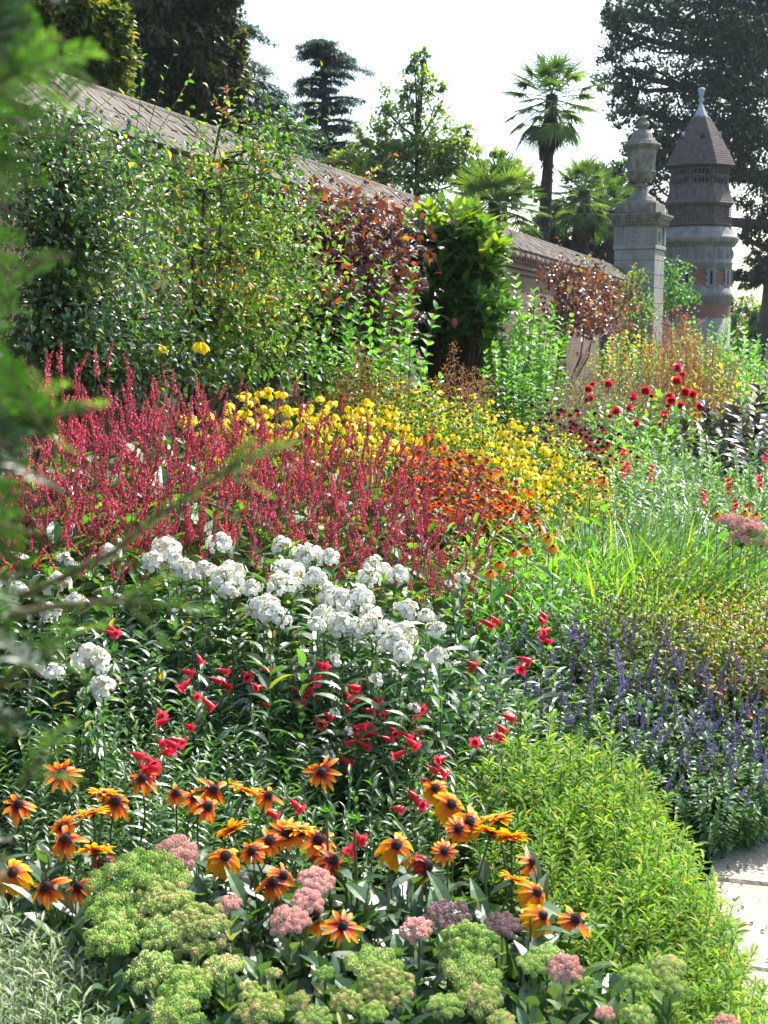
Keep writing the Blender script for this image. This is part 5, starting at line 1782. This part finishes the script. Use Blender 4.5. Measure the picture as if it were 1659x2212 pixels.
rows_label(it, 'penstemon stalk with scarlet trumpet flowers, %s', 4)

# far silvery field with a few red flowers
P_gr = []
for q in range(4):
    mesh_, ends = leafy(N=18, R=.3, H=.75, nl=24, ll=.05, lw=.019, T=T_LA2, mats=[M_gry, M_stem], a0=1.2, a1=.7, whorl=2, dome=.3, r=.002, name='silvery_foliage')
    ps = [('foliage', mesh_, None)]
    if q < 1:
        for e, t in ends[:1]:
            for z in (0, .03, .055, .08):
                ps.append(('flower', TF, frame4(e + [0, 0, z], (rng.normal(0, .6), -.6, -.3), s=1.05)))
    P_gr.append(ps)
sp = patch([(1290, 960), (1400, 930), (1659, 915), (1700, 1000), (1700, 1110), (1540, 1090), (1420, 1060), (1300, 1030)], 44, 11.0, 7.4)
scatter(sp, P_gr, 'silvery_penstemon', 'plant', 'pale-leafed penstemons', 'silvery upright plant beyond the strap-leaved clump, %s', .78, .5, 1.4)

# ================================================================== daylily leaves
T_ST2 = leaf_t(8, 'strap', .3, .4)


def daylily(n=300, R=.22, L=.6):
    g = G()
    for k in range(n):
        a = rng.random() * 2 * PI
        r = R * math.sqrt(rng.random())
        o = np.array([r * math.cos(a), r * math.sin(a), 0])
        sp_ = rng.uniform(.05, .5)
        d = np.array([math.cos(a) * sp_, math.sin(a) * sp_, 1.0]) + rng.normal(0, .16, 3)
        g.inst(T_ST if k % 3 == 0 else T_ST2, o, d, [-math.cos(a), -math.sin(a), .3], L * rng.uniform(.55, 1.1), .0125 * rng.uniform(.8, 1.2))
    return g.mesh('daylily_leaves', M_day)


P_dl = [[('foliage', daylily(), None)] for _ in range(3)]
sp = [(1200, 1075, 7.2), (1260, 1065, 7.3), (1320, 1055, 7.5), (1380, 1060, 7.4), (1440, 1065, 7.3), (1500, 1080, 7.1), (1240, 1110, 6.8), (1310, 1105, 6.8), (1380, 1105, 6.8), (1450, 1110, 6.7), (1200, 1130, 6.5), (1270, 1145, 6.4), (1340, 1145, 6.4), (1410, 1145, 6.4), (1500, 1125, 6.7), (1180, 1100, 6.8), (1330, 1180, 6.1), (1260, 1185, 6.1), (1400, 1180, 6.2)]
scatter(sp, P_dl, 'daylily', 'plant', 'arching daylily leaves', 'clump of arching green strap leaves, %s', .58, .55, 1.3)

# ================================================================== feathery and spirea-like mounds
P_fe = leafy_protos(3, N=26, R=.3, H=.65, nl=26, ll=.05, lw=.016, T=T_LA2, mats=[M_fern, M_stem], a0=1.3, a1=.9, dome=.35, r=.002, branch=1, name='feathery_foliage')
P_fg = leafy_protos(3, N=22, R=.3, H=.7, nl=22, ll=.07, lw=.02, T=T_LA2, mats=[M_sun, M_stem], a0=1.3, a1=.8, dome=.35, r=.002, branch=1, name='willowy_foliage')
sp = patch([(1000, 1110), (1130, 1085), (1200, 1120), (1230, 1200), (1230, 1280), (1060, 1290), (1000, 1220)], 20, 6.9, 5.3)
scatter(sp, [P_fg[0], P_fe[0], P_fg[1], P_fg[2]], 'goldenrod', 'plant', 'soft green goldenrod', 'willowy green goldenrod by the bistort, %s', .68, .5, 1.4)
scatter([(1290, 940, 10.5), (1330, 960, 10.2), (1350, 945, 10.6), (1310, 965, 9.8), (1380, 960, 10.4), (1110, 1110, 6.9), (1160, 1100, 7.0), (1090, 1140, 6.6)], P_fe, 'feathery_goldenrod', 'plant', 'feathery goldenrod', 'feathery yellow-green goldenrod, %s', .68, .5, 1.4, nrows=2)
P_sp = []
for tn in (.2, .35, .5, .78):
    P_sp.append([('foliage', leafy(N=34, R=.34, H=.6, nl=22, ll=.026, lw=.014, T=T_DI, mats=[M_spi, M_rstem], a0=1.2, a1=.8, dome=.4, r=.002, branch=2, tone=tn, name='spirea_foliage')[0], None)])
sp = patch([(1240, 1230), (1330, 1190), (1480, 1150), (1600, 1180), (1700, 1220), (1700, 1350), (1560, 1330), (1400, 1290), (1240, 1290)], 36, 6.5, 4.9)
warm = [s for s in sp if 1460 < s[0] < 1620 and s[1] > 1200]
cool = [s for s in sp if s not in warm]
scatter(cool, P_sp[:3], 'golden_spirea', 'shrub', 'lime-yellow spireas', 'low mound of tiny lime-yellow leaves, %s', .62, .5, 1.4)
scatter(warm, [P_sp[3], P_sp[2], P_sp[3], P_sp[1]], 'rusty_spirea', 'shrub', 'orange-tinted spireas', 'low spirea mound flushed with orange and rust, %s', .62, .5, 1.4)

# ================================================================== violet sage
SV = [spike(near(.09, .13), .0085, 46, 1.3, [M_pur, M_rstem], droop=0) for _ in range(3)]
SB = [spike(near(.09, .14), .006, 40, 1.2, [M_caly, M_rstem], droop=0) for _ in range(3)]


def sage(nsp=20, R=.3, H=.62, vio=.5):
    mesh_, ends = leafy(N=26, R=R, H=H * .88, nl=15, ll=.058, lw=.027, T=T_OV2, mats=[M_sal, M_stem], a0=1.3, a1=.8, whorl=2, dome=.35, r=.0022, branch=1, name='sage_foliage')
    ps = [('foliage', mesh_, None)]
    g = G()
    for k, (b, t) in enumerate(fan_tips(nsp, R, H * .88, .25)):
        g.tube([b + [0, 0, .1], t], .0014, 3)
        ps.append(('flower_spike', (SV if rng.random() < vio else SB)[k % 3], frame4(t, t - b + rng.normal(0, .05, 3), s=rng.uniform(.75, 1.15))))
    ps.append(('stalk', g.mesh('sage_stalks', M_stem), None))
    return ps


P_sa = [sage(nsp=n_, vio=v) for n_, v in ((10, .5), (12, .62), (14, .75))]
sp = patch([(1040, 1330), (1180, 1290), (1300, 1290), (1480, 1330), (1700, 1370), (1700, 1560), (1640, 1620), (1540, 1660), (1440, 1600), (1250, 1520), (1130, 1500), (1100, 1430), (1040, 1400)], 44, 5.4, 4.3)
scatter(sp, P_sa, 'violet_sage', 'flower clump', 'violet sage clumps', 'violet sage with grey-green leaves, %s', .64, .5, 1.3)

# ================================================================== euphorbia-like lime mound
def lime_clump(N=40, R=.19, H=.46):
    return leafy(N=N, R=R, H=H, nl=64, ll=.027, lw=.0064, T=T_LA2, mats=[M_lime, M_stem], a0=1.9, a1=.8, dome=.42, r=.002, f0=.45, bend=.06, szf=lambda t: .8 + .35 * t, name='lime_foliage')[0]


P_li = [[('foliage', lime_clump(), None)] for _ in range(4)]
sp = patch([(1130, 1540), (1230, 1520), (1330, 1590), (1380, 1700), (1450, 1770), (1450, 1840), (1505, 1950), (1585, 2080), (1650, 2240), (1350, 2240), (1330, 2080), (1240, 1900), (1180, 1800), (1110, 1740), (1080, 1640)], 58, 3.95, 2.45)
scatter(sp, P_li, 'lime_spurge', 'plant', 'lime green spurge', 'bushy lime-green spurge clump, %s', .46, .5, 1.35)

# ================================================================== white phlox
T_FL = leaf_t(2, 'petal', .06, .06)


def phlox_head(r=.05, n=85):
    """a lumpy head: several small domes of five-petalled florets, a few faded ones"""
    g = G()
    m = 7 if n > 40 else 3
    for q in range(m):
        k = np.arange(int(n / m * 1.25))
        qa = q * 2.4 + rng.random()
        qr = r * (.5 if m > 2 else .35) * (0 if q == 0 else rng.uniform(.7, 1.15))
        qc = np.array([qr * math.cos(qa), qr * math.sin(qa), r * (.35 if q == 0 else rng.uniform(-.35, .2))])
        ra = r * rng.uniform(.38, .6)
        ph = np.arccos(1 - 1.35 * (k + .5) / len(k))
        a = k * 2.399 + rng.normal(0, .15, len(k))
        d = np.stack([np.sin(ph) * np.cos(a), np.sin(ph) * np.sin(a), np.cos(ph)], 1)
        c = qc + d * ra * rng.uniform(.8, 1.12, (len(k), 1))
        ok = rng.random(len(k)) > .2
        c, d, a = c[ok], d[ok] + rng.normal(0, .1, (ok.sum(), 3)), a[ok]
        d /= np.linalg.norm(d, axis=1, keepdims=True)
        tn = rng.random(len(c))
        for j in range(5):
            t1 = np.cross(d, [0.2, .1, 1.0])
            t1 /= np.linalg.norm(t1, axis=1, keepdims=True)
            t2 = np.cross(d, t1)
            b = 2 * PI * j / 5 + a
            dd = np.cos(b)[:, None] * t1 + np.sin(b)[:, None] * t2 + d * .1
            g.inst(T_FL, c, dd, d, .0118, .0122, tone=tn)
    return g.mesh('phlox_head', [M_whit])


PH = [phlox_head(.048, 85), phlox_head(.05, 95), phlox_head(.045, 70), phlox_head(.052, 80), phlox_head(.046, 60)]
PHs = phlox_head(.03, 26)


def phlox(H, head, s):
    g = G()
    P_, tan = shoot(g, (0, 0, 0), (rng.normal(0, .06), rng.normal(0, .06), 1), H, np.array([rng.normal(0, .06), rng.normal(0, .06), 0]), .0035, 15, .085, .024, 1.3, .75, T_LA, .1, .95, 1, 0, 2)
    e = P_(1.0)[0]
    gb = G()
    for k in range(10):
        a = k * 2.4
        gb.tube([e - [0, 0, .03], e + [math.cos(a) * .025 * s, math.sin(a) * .025 * s, .01]], .0012, 3)
    return [('stalk', g.mesh('phlox_stalk', [M_phl, M_stem]), None), ('flower_stalk', gb.mesh('phlox_branching', M_stem), None),
            ('flower_head', head, frame4(e - np.array([0, 0, .02]), (tan[0] * .5 + rng.normal(0, .12), tan[1] * .5 - .25, 1), s=s))]


PHL = [(385, 1150, 34), (345, 1205, 30), (520, 1255, 30), (625, 1225, 30), (715, 1225, 30), (755, 1175, 28), (760, 1335, 30), (690, 1320, 26), (610, 1250, 28), (20, 1235, 24), (140, 1275, 24), (190, 1400, 26), (820, 1370, 28), (880, 1340, 26), (575, 1320, 26), (725, 1290, 28), (363, 1165, 42), (415, 1190, 40), (290, 1165, 32), (455, 1220, 42), (500, 1205, 40), (480, 1245, 38), (55, 1245, 32), (105, 1245, 38), (170, 1290, 30), (165, 1390, 45), (235, 1450, 35), (95, 1425, 30), (590, 1205, 42), (640, 1240, 40), (570, 1250, 30),
       (548, 1300, 42), (600, 1300, 38), (700, 1190, 42), (745, 1210, 36), (715, 1270, 40), (730, 1320, 35), (780, 1260, 42), (830, 1295, 30), (810, 1330, 40), (840, 1360, 40), (905, 1345, 38), (870, 1385, 26), (675, 1150, 26), (975, 1225, 20), (820, 1220, 30),
       (790, 1300, 30), (740, 1345, 24), (640, 1393, 13), (570, 1400, 13), (930, 1375, 28), (858, 1490, 16), (835, 1445, 22), (720, 1590, 16), (185, 1180, 22), (430, 1215, 34), (330, 1190, 30), (660, 1215, 34), (690, 1240, 30), (265, 1255, 14), (740, 1510, 14), (830, 1540, 14), (920, 1320, 26), (770, 1390, 20), (1000, 1240, 12)]
it = []
for i, (px, py, rr_) in enumerate(PHL):
    Y = 1 / (1 / 4.85 + (1 / 3.75 - 1 / 4.85) * (py - 1160) / 260)
    Y = max(Y, 3.75)
    b, h = top_place(px, py, Y)
    r_m = rr_ * Y / FL
    small = rr_ < 24
    s = r_m / (.034 if small else .052)
    bx = b.copy()
    o = build(phlox(max(.35, h - .02), PHs if small else PH[i % 5], s), 'white_phlox', 'x', 'flower', bx, 0, 'white phlox')
    it.append((o, px, Y))
rows_label(it, 'white phlox stalk with rounded head, %s', 5)
# leafy phlox stems without flowers under the heads
P_pf = leafy_protos(3, N=9, R=.2, H=.72, nl=15, ll=.085, lw=.025, T=T_LA, mats=[M_phl, M_stem], a0=1.3, a1=.75, whorl=2, dome=.2, r=.003, name='phlox_foliage')
sp = patch([(0, 1290), (120, 1240), (330, 1210), (560, 1260), (700, 1300), (860, 1260), (1010, 1280), (1050, 1400), (960, 1470), (760, 1470), (500, 1420), (250, 1400), (30, 1440)], 36, 4.9, 4.0)
scatter(sp, P_pf, 'phlox_foliage_clump', 'plant', 'leafy phlox clumps', 'leafy phlox stems under white heads, %s', .74, .5, 1.25)

# ================================================================== rudbeckias
RF = [daisy('rudbeckia', 14, .045, .012, T_PE, -.05, .2, M_org, .011, .011, M_cone, 1) for _ in range(3)]
RD = [daisy('rudbeckia', 14, .046, .0128, T_PE, -.42, .26, M_org, .0115, .013, M_cone, 1, gaps=.06) for _ in range(4)]
RY = [daisy('rudbeckia', 15, .044, .015, T_PE, .45, .16, M_ory, .01, .009, M_cone, 2) for _ in range(2)]
RG = [daisy('rudbeckia', 15, .047, .013, T_PD, -.05, .12, M_ory, .011, .011, M_cone, 2) for _ in range(2)]
RR = [daisy('rudbeckia', 14, .042, .0145, T_PD, -.3, .15, M_orr, .0145, .011, M_cone, 1)]
KD = {'f': RF, 'd': RD, 'y': RY, 'g': RG, 'r': RR}
KL = {'f': 'orange rudbeckia with spread petals and dark eye', 'd': 'orange rudbeckia with hanging petals and dark cone', 'y': 'half open golden rudbeckia flower seen from the side',
      'g': 'golden yellow rudbeckia flower with many petals', 'r': 'dark red rudbeckia flower with a big brown eye'}
RU = [(133, 1672, 'f', 0), (308, 1682, 'd', 0), (380, 1712, 'd', 0), (420, 1722, 'd', .3), (462, 1705, 'd', .7), (448, 1742, 'd', .6), (225, 1716, 'y', 0), (200, 1757, 'y', 0), (580, 1718, 'd', .4), (695, 1667, 'f', 0), (40, 1738, 'd', 0), (28, 1885, 'g', 0), (135, 1785, 'f', -.3), (142, 1812, 'd', 0),
      (225, 1862, 'r', 0), (487, 1850, 'g', 0), (545, 1837, 'd', 0), (582, 1815, 'd', .3), (688, 1812, 'd', .3), (650, 1795, 'y', .3), (612, 1892, 'd', .8), (857, 1826, 'g', 0), (925, 1868, 'r', 1.5), (960, 1838, 'f', .3), (975, 1738, 'g', .5), (940, 1702, 'g', -.2),
      (1015, 1775, 'g', .3), (1075, 1770, 'y', 0), (1060, 1800, 'y', .3), (1105, 1812, 'y', .4), (1148, 1862, 'd', 1.2), (1160, 1928, 'g', 1.1), (1172, 1978, 'g', 1.2), (1243, 1985, 'd', .4), (170, 1915, 'd', -.4), (100, 1915, 'd', -.4), (500, 1795, 'y', -.2), (720, 1858, 'd', .6), (680, 1978, 'd', .6),
      (530, 1710, 'y', .2), (250, 1730, 'd', .4), (590, 1905, 'd', 0), (990, 1790, 'f', .6), (620, 1800, 'f', 0), (205, 1840, 'y', 0), (1110, 1900, 'y', .5), (740, 2000, 'f', .2)]
M_hair = M_stem
it = {}
for (px, py, kd, fx) in RU:
    Y = 1 / (1 / 3.35 + (1 / 2.75 - 1 / 3.35) * (py - 1660) / 340)
    c = at(px, py, Y)
    base = np.array([c[0] + rng.normal(-.03, .03) - .05 * fx, c[1] + .04 + rng.normal(0, .02), 0])
    base[2] = ground_z(base[0], base[1])
    ax = np.array([fx * .8 + rng.normal(0, .12), (-.75 if kd in 'fgdr' else .25) + rng.normal(0, .15), .85])
    if kd == 'd':
        ax[1] = -.45 + rng.normal(0, .12)
    ax /= np.linalg.norm(ax)
    root = thing('rudbeckia', 'x', 'flower', base, group='rudbeckias')
    g = G()
    s = np.linspace(0, 1, 8)[:, None]
    p1 = c - ax * .12
    mid = (base + p1) / 2
    line = np.concatenate([[base], [base * .5 + p1 * .5 + [0, 0, .02]], [p1], [c - ax * .05], [c - ax * .004]])
    g.tube(line, [.0032, .0028, .0025, .0024, .0032], 6, 1, .4)
    L = line[2] - base
    shoot(g, base, L / np.linalg.norm(L), np.linalg.norm(L) * .9, np.zeros(3), 0, 7, .12, .038, 1.25, .7, T_LA, .05, .95, 1, 0, 1, lambda t: 1.1 - .6 * t)
    obj('stem', g.mesh('rudbeckia_stem', [M_rud, M_stem]), root, mat4=Matrix.Translation(tuple(-base)))
    gs = G()
    a = np.arange(11) * 2 * PI / 11
    gs.inst(T_LA2, np.zeros((11, 3)), np.stack([np.cos(a), np.sin(a), -.25 + 0 * a], 1), [0, 0, 1], .022, .006)
    pm, cm = KD[kd][rng.integers(0, len(KD[kd]))]
    m4 = frame4(c - base, ax, s=rng.uniform(.74, 1.08)) @ Matrix.Rotation(rng.random() * 6, 4, 'Z')
    obj('petals', pm, root, mat4=m4)
    obj('cone', cm, root, mat4=m4)
    obj('sepals', gs.mesh('sepals', M_rud), root, mat4=m4 @ Matrix.Translation((0, 0, -.004)))
    it.setdefault(kd, []).append((root, px, Y))
for kd, l in it.items():
    if len(l) > 8:
        rows_label(l, KL[kd] + ', %s', 3)
    else:
        rows_label(l, KL[kd] + ', %s', 1)
P_rl = leafy_protos(4, N=7, R=.14, H=.36, nl=9, ll=.085, lw=.027, T=T_OV, mats=[M_rud, M_stem], a0=1.3, a1=.8, dome=.25, r=.003, name='rudbeckia_foliage')
sp = patch([(0, 1830), (200, 1800), (600, 1790), (950, 1830), (1130, 1850), (1200, 1990), (1210, 2060), (900, 2020), (500, 2010), (200, 2000), (0, 2000)], 34, 3.1, 2.65)
scatter(sp, P_rl, 'rudbeckia_foliage_clump', 'plant', 'broad leaves under the rudbeckias', 'broad grey-green leaves under the rudbeckias, %s', .36, .5, 1.4)
# green buds standing among them
GB = G()
GB.inst(T_LA2, np.zeros((22, 3)), [[math.cos(a * .9), math.sin(a * .9), .5 + .08 * a] for a in range(22)], [0, 0, 1], .022, .007)
GB.tube([[0, 0, 0], [0, 0, .012]], [.009, .004], 8)
GBm = GB.mesh('rudbeckia_bud', M_sun)
it = []
for (px, py) in [(765, 1775), (745, 1868), (487, 1905), (240, 1880), (705, 1760)]:
    Y = 3.0
    b, h = top_place(px, py, Y)
    g = G()
    g.tube([[0, 0, 0], [.01, 0, h * .5], [0, 0, h]], [.003, .0027, .003], 6, 1)
    shoot(g, (0, 0, 0), (0, 0, 1), h * .85, np.zeros(3), 0, 6, .1, .034, 1.2, .8, T_LA, .2, 1, 1, 0)
    o = build([('stem', g.mesh('bud_stem', [M_rud, M_stem]), None), ('bud', GBm, frame4((0, 0, h), (0, -.2, 1), s=1.2))], 'rudbeckia_bud', 'x', 'flower bud', b)
    it.append((o, px, Y))
rows_label(it, 'green unopened rudbeckia bud on its own stem, %s', 1)
# golden daisies in the middle of the border and by the path
it = []
for (px, py, Y) in [(700, 0, 0)][:0] + [(1185, 1160, 5.9), (1110, 1190, 5.7), (1138, 1185, 5.8), (1060, 1235, 5.4), (1305, 1040, 6.8), (1275, 1035, 7.0), (1585, 1120, 6.6), (1550, 1110, 6.8), (1635, 1110, 6.6), (1610, 1105, 6.9), (1080, 1215, 5.5), (1195, 1180, 5.7)]:
    b, h = top_place(px, py, Y)
    g = G()
    shoot(g, (0, 0, 0), (0, 0, 1), h, np.zeros(3), .004, 9, .12, .045, 1.25, .8, T_OV, .15, .9, 1, 0)
    pm, cm = RG[0]
    o = build([('stem', g.mesh('daisy_stem', [M_sun, M_stem]), None), ('petals', pm, frame4((0, 0, h), (.1, -.3, .9), s=.62)), ('cone', cm, frame4((0, 0, h), (.1, -.3, .9), s=.62))], 'golden_daisy', 'x', 'flower', b, 0, 'golden daisies in mid border')
    it.append((o, px, Y))
rows_label(it, 'single golden daisy among the green mid border leaves, %s', 2)

# ================================================================== stonecrops (sedum)
def sed_head(R, m, nb, seed=0, flat=.42):
    """a domed head of m small clusters, each of nb buds; returns buds and branchlets"""
    out = {}
    k = np.arange(m)
    r = R * np.sqrt((k + .5) / m)
    a = k * 2.399 + seed
    z = R * flat * .8 * (1 - (r / R) ** 2) + rng.normal(0, R * .09, m)
    C = np.stack([r * np.cos(a), r * np.sin(a), z], 1)
    n0 = C * [1, 1, 0] / R * .8 + [0, 0, 1]
    n0 /= np.linalg.norm(n0, axis=1, keepdims=True)
    cr = R / math.sqrt(m) * 1.12
    g = G()
    idx = np.repeat(k, nb)
    j = np.tile(np.arange(nb), m)
    ph = np.arccos(1 - 1.0 * (j + .5) / nb)
    aa = j * 2.399 + idx
    x = np.cross(n0, [0.1, .9, .2])
    x /= np.linalg.norm(x, axis=1, keepdims=True)
    y = np.cross(n0, x)
    d = np.sin(ph)[:, None] * (np.cos(aa)[:, None] * x[idx] + np.sin(aa)[:, None] * y[idx]) + np.cos(ph)[:, None] * n0[idx]
    P_ = C[idx] + d * cr * .72 * rng.uniform(.85, 1.05, (len(idx), 1))
    ct = rng.random(m)
    g.inst(T_BUD, P_, d + rng.normal(0, .15, d.shape), [0, .2, 1], .0068 * rng.uniform(.8, 1.2, len(idx)), .0042, tone=np.clip(.55 * ct[idx] + .45 * rng.random(len(idx)), 0, 1))
    gb = G()
    for q in range(m):
        gb.tube([[0, 0, -R * .75], C[q] * .6 + [0, 0, -R * .3], C[q]], [.0022, .0014, .001], 4)
    return g, gb


def sed_mesh(R, m, nb, mat):
    g, gb = sed_head(R, m, nb)
    return g.mesh('stonecrop_head', mat), gb.mesh('stonecrop_branching', M_sed)


SM = {'g': M_sgr, 'x': M_smx, 'p': M_spk, 'm': M_smv}
SHD = {}
for kx, mt in SM.items():
    SHD[kx, 'l'] = sed_mesh(.05, 26, 34, mt)
    SHD[kx, 's'] = sed_mesh(.026, 10, 26, mt)
SHD['g', 'b'] = sed_mesh(.088, 62, 38, M_sgr)
SHD['x', 'b'] = sed_mesh(.088, 62, 38, M_smx)
SL = {'g': 'fresh green stonecrop head', 'x': 'cream-pink ripening stonecrop head', 'p': 'rose pink stonecrop head', 'm': 'dusky mauve stonecrop head'}
SD = [(378, 1850, 50, 'p'), (683, 1905, 38, 'p'), (665, 1948, 34, 'p'), (625, 1993, 42, 'p'), (495, 1955, 22, 'p'), (900, 2010, 34, 'p'), (968, 1985, 48, 'm'), (1085, 2003, 38, 'm'), (1012, 2040, 68, 'g'), (482, 2095, 46, 'x'), (330, 2100, 55, 'g'), (540, 2140, 22, 'x'), (645, 2165, 22, 'x'),
      (835, 2135, 62, 'x'), (808, 2090, 58, 'g'), (1022, 2108, 60, 'g'), (1035, 2160, 46, 'x'), (962, 2175, 38, 'g'), (748, 2165, 34, 'x'), (1150, 2085, 32, 'g'), (1220, 2095, 38, 'p'), (1445, 2090, 36, 'x'), (1375, 2115, 38, 'g'), (1455, 2135, 34, 'g'), (1305, 2190, 18, 'p'), (1375, 2195, 32, 'g'), (1570, 2215, 28, 'p'),
      (300, 1915, 112, 'g'), (345, 1960, 70, 'x'), (425, 2010, 72, 'x'), (240, 2030, 55, 'g'), (350, 2020, 48, 'g'), (400, 2135, 55, 'g'), (250, 1975, 60, 'g'), (560, 2185, 52, 'x'), (380, 2195, 55, 'g'), (680, 2205, 40, 'g'), (1180, 2065, 36, 'g'), (700, 2105, 20, 'g'),
      (590, 2105, 16, 'x'), (1270, 2130, 20, 'g'), (1620, 1140, 30, 'p'), (1580, 1130, 24, 'p'), (1645, 1165, 26, 'x'), (1600, 1165, 26, 'p'), (805, 2190, 30, 'g'), (1085, 2205, 28, 'x')]
T_SE = leaf_t(4, 'ovate', .3, .12)
it = {}
for (px, py, rr_, kx) in SD:
    far = py < 1300
    Y = rng.uniform(6.2, 6.5) if far else 1 / (1 / 2.95 + (1 / 2.36 - 1 / 2.95) * (py - 1840) / 370)
    R = rr_ * Y / FL
    sz = 'b' if rr_ > 60 and kx in 'gx' else ('l' if rr_ >= 28 else 's')
    R0 = {'b': .088, 'l': .05, 's': .026}[sz]
    hm, bm = SHD[kx, sz]
    c = at(px, py, Y)
    base = np.array([c[0] + rng.normal(0, .02), c[1] + .05, 0])
    base[2] = ground_z(base[0], base[1])
    ax = np.array([rng.normal(0, .12), -.28 + rng.normal(0, .08), 1])
    ax /= np.linalg.norm(ax)
    root = thing('stonecrop', 'x', 'flower', base, group='stonecrops')
    g = G()
    foot = c - base - ax * R * .7
    d = foot / np.linalg.norm(foot)
    shoot(g, (0, 0, 0), d, np.linalg.norm(foot), np.zeros(3), .0045, 12, .062, .032, 1.15, .6, T_SE, .12, .97, 1, 0, 2, lambda t: 1.1 - .45 * t, sides=6)
    obj('stem', g.mesh('stonecrop_stem', [M_sed, M_stem if kx == 'g' else M_sed]), root)
    m4 = frame4(c - base, ax, s=R / R0) @ Matrix.Rotation(rng.random() * 6, 4, 'Z')
    h_ = obj('flower_head', hm, root, mat4=m4)
    obj('branching', bm, h_)
    it.setdefault(kx, []).append((root, px, Y))
for kx, l in it.items():
    rows_label(l, SL[kx] + ', %s', 3 if len(l) > 8 else 1)
P_sf = leafy_protos(4, N=6, R=.1, H=.3, nl=11, ll=.045, lw=.022, T=T_SE, mats=[leafmat('stonecrop_dark_leaf', [(0, (.03, .08, .035)), (.7, (.06, .13, .05)), (1, (.12, .2, .06))], .25, .35, .5), M_stem], a0=1.2, a1=.7, whorl=2, dome=.2, r=.004, name='stonecrop_foliage')
sp = patch([(180, 2060), (700, 2030), (1200, 2060), (1350, 2120), (1350, 2230), (150, 2230)], 30, 2.65, 2.3)
scatter(sp, P_sf, 'stonecrop_foliage_clump', 'plant', 'stonecrop leaves low in the border', 'fleshy dark leaves between stonecrop heads, %s', .3, .4, 1.5)

# ================================================================== silvery artemisia, lower left
P_ar = leafy_protos(4, N=26, R=.15, H=.42, nl=34, ll=.032, lw=.0048, T=T_LA2, mats=[M_art, M_stem], a0=1.3, a1=.7, dome=.35, r=.0016, branch=2, name='artemisia_foliage')
sp = patch([(-40, 1920), (50, 1930), (130, 2010), (190, 2090), (230, 2230), (-40, 2230)], 15, 2.75, 2.3)
scatter(sp, P_ar, 'silver_artemisia', 'plant', 'silvery artemisia', 'feathery silver-green artemisia below the yew hedge, %s', .42, .5, 1.4)

# ================================================================== low growth over the soil
g = G()
n = 26000
u = rng.uniform(0.5, 38, n) ** 1.0
u = .5 + 37.5 * rng.random(n) ** 1.8
v = rng.uniform(.5, 4.3, n)
pts = np.array([W(a, b) for a, b in zip(u, v)])
pts[:, 2] = [ground_z(p[0], p[1]) for p in pts]
pts[:, 2] += rng.random(n) ** 1.5 * .16
g.inst(T_OV2, pts, rng.normal(0, 1, (n, 3)) * [1, 1, .3] + [0, 0, .3], [0, 0, 1], rng.uniform(.03, .09, n), rng.uniform(.015, .04, n))
tag(obj('ground_cover', g.mesh('ground_cover', M_per)), 'low green leaves covering the soil between the plants', None, kind='stuff')

# ================================================================== summer haze between the camera and the far trees
g = G()
g.box((0, 108, 17), (178, 155, 18.2))
m, nt, out = _base('haze_air')
pv = nt.nodes.new('ShaderNodeVolumePrincipled')
pv.inputs['Color'].default_value = (.8, .88, 1, 1)
pv.inputs['Density'].default_value = .0002
pv.inputs['Anisotropy'].default_value = .3
nt.links.new(pv.outputs[0], out.inputs['Volume'])
tag(obj('haze', g.mesh('haze', m)), 'thin summer haze in the air of the garden', None, kind='stuff')
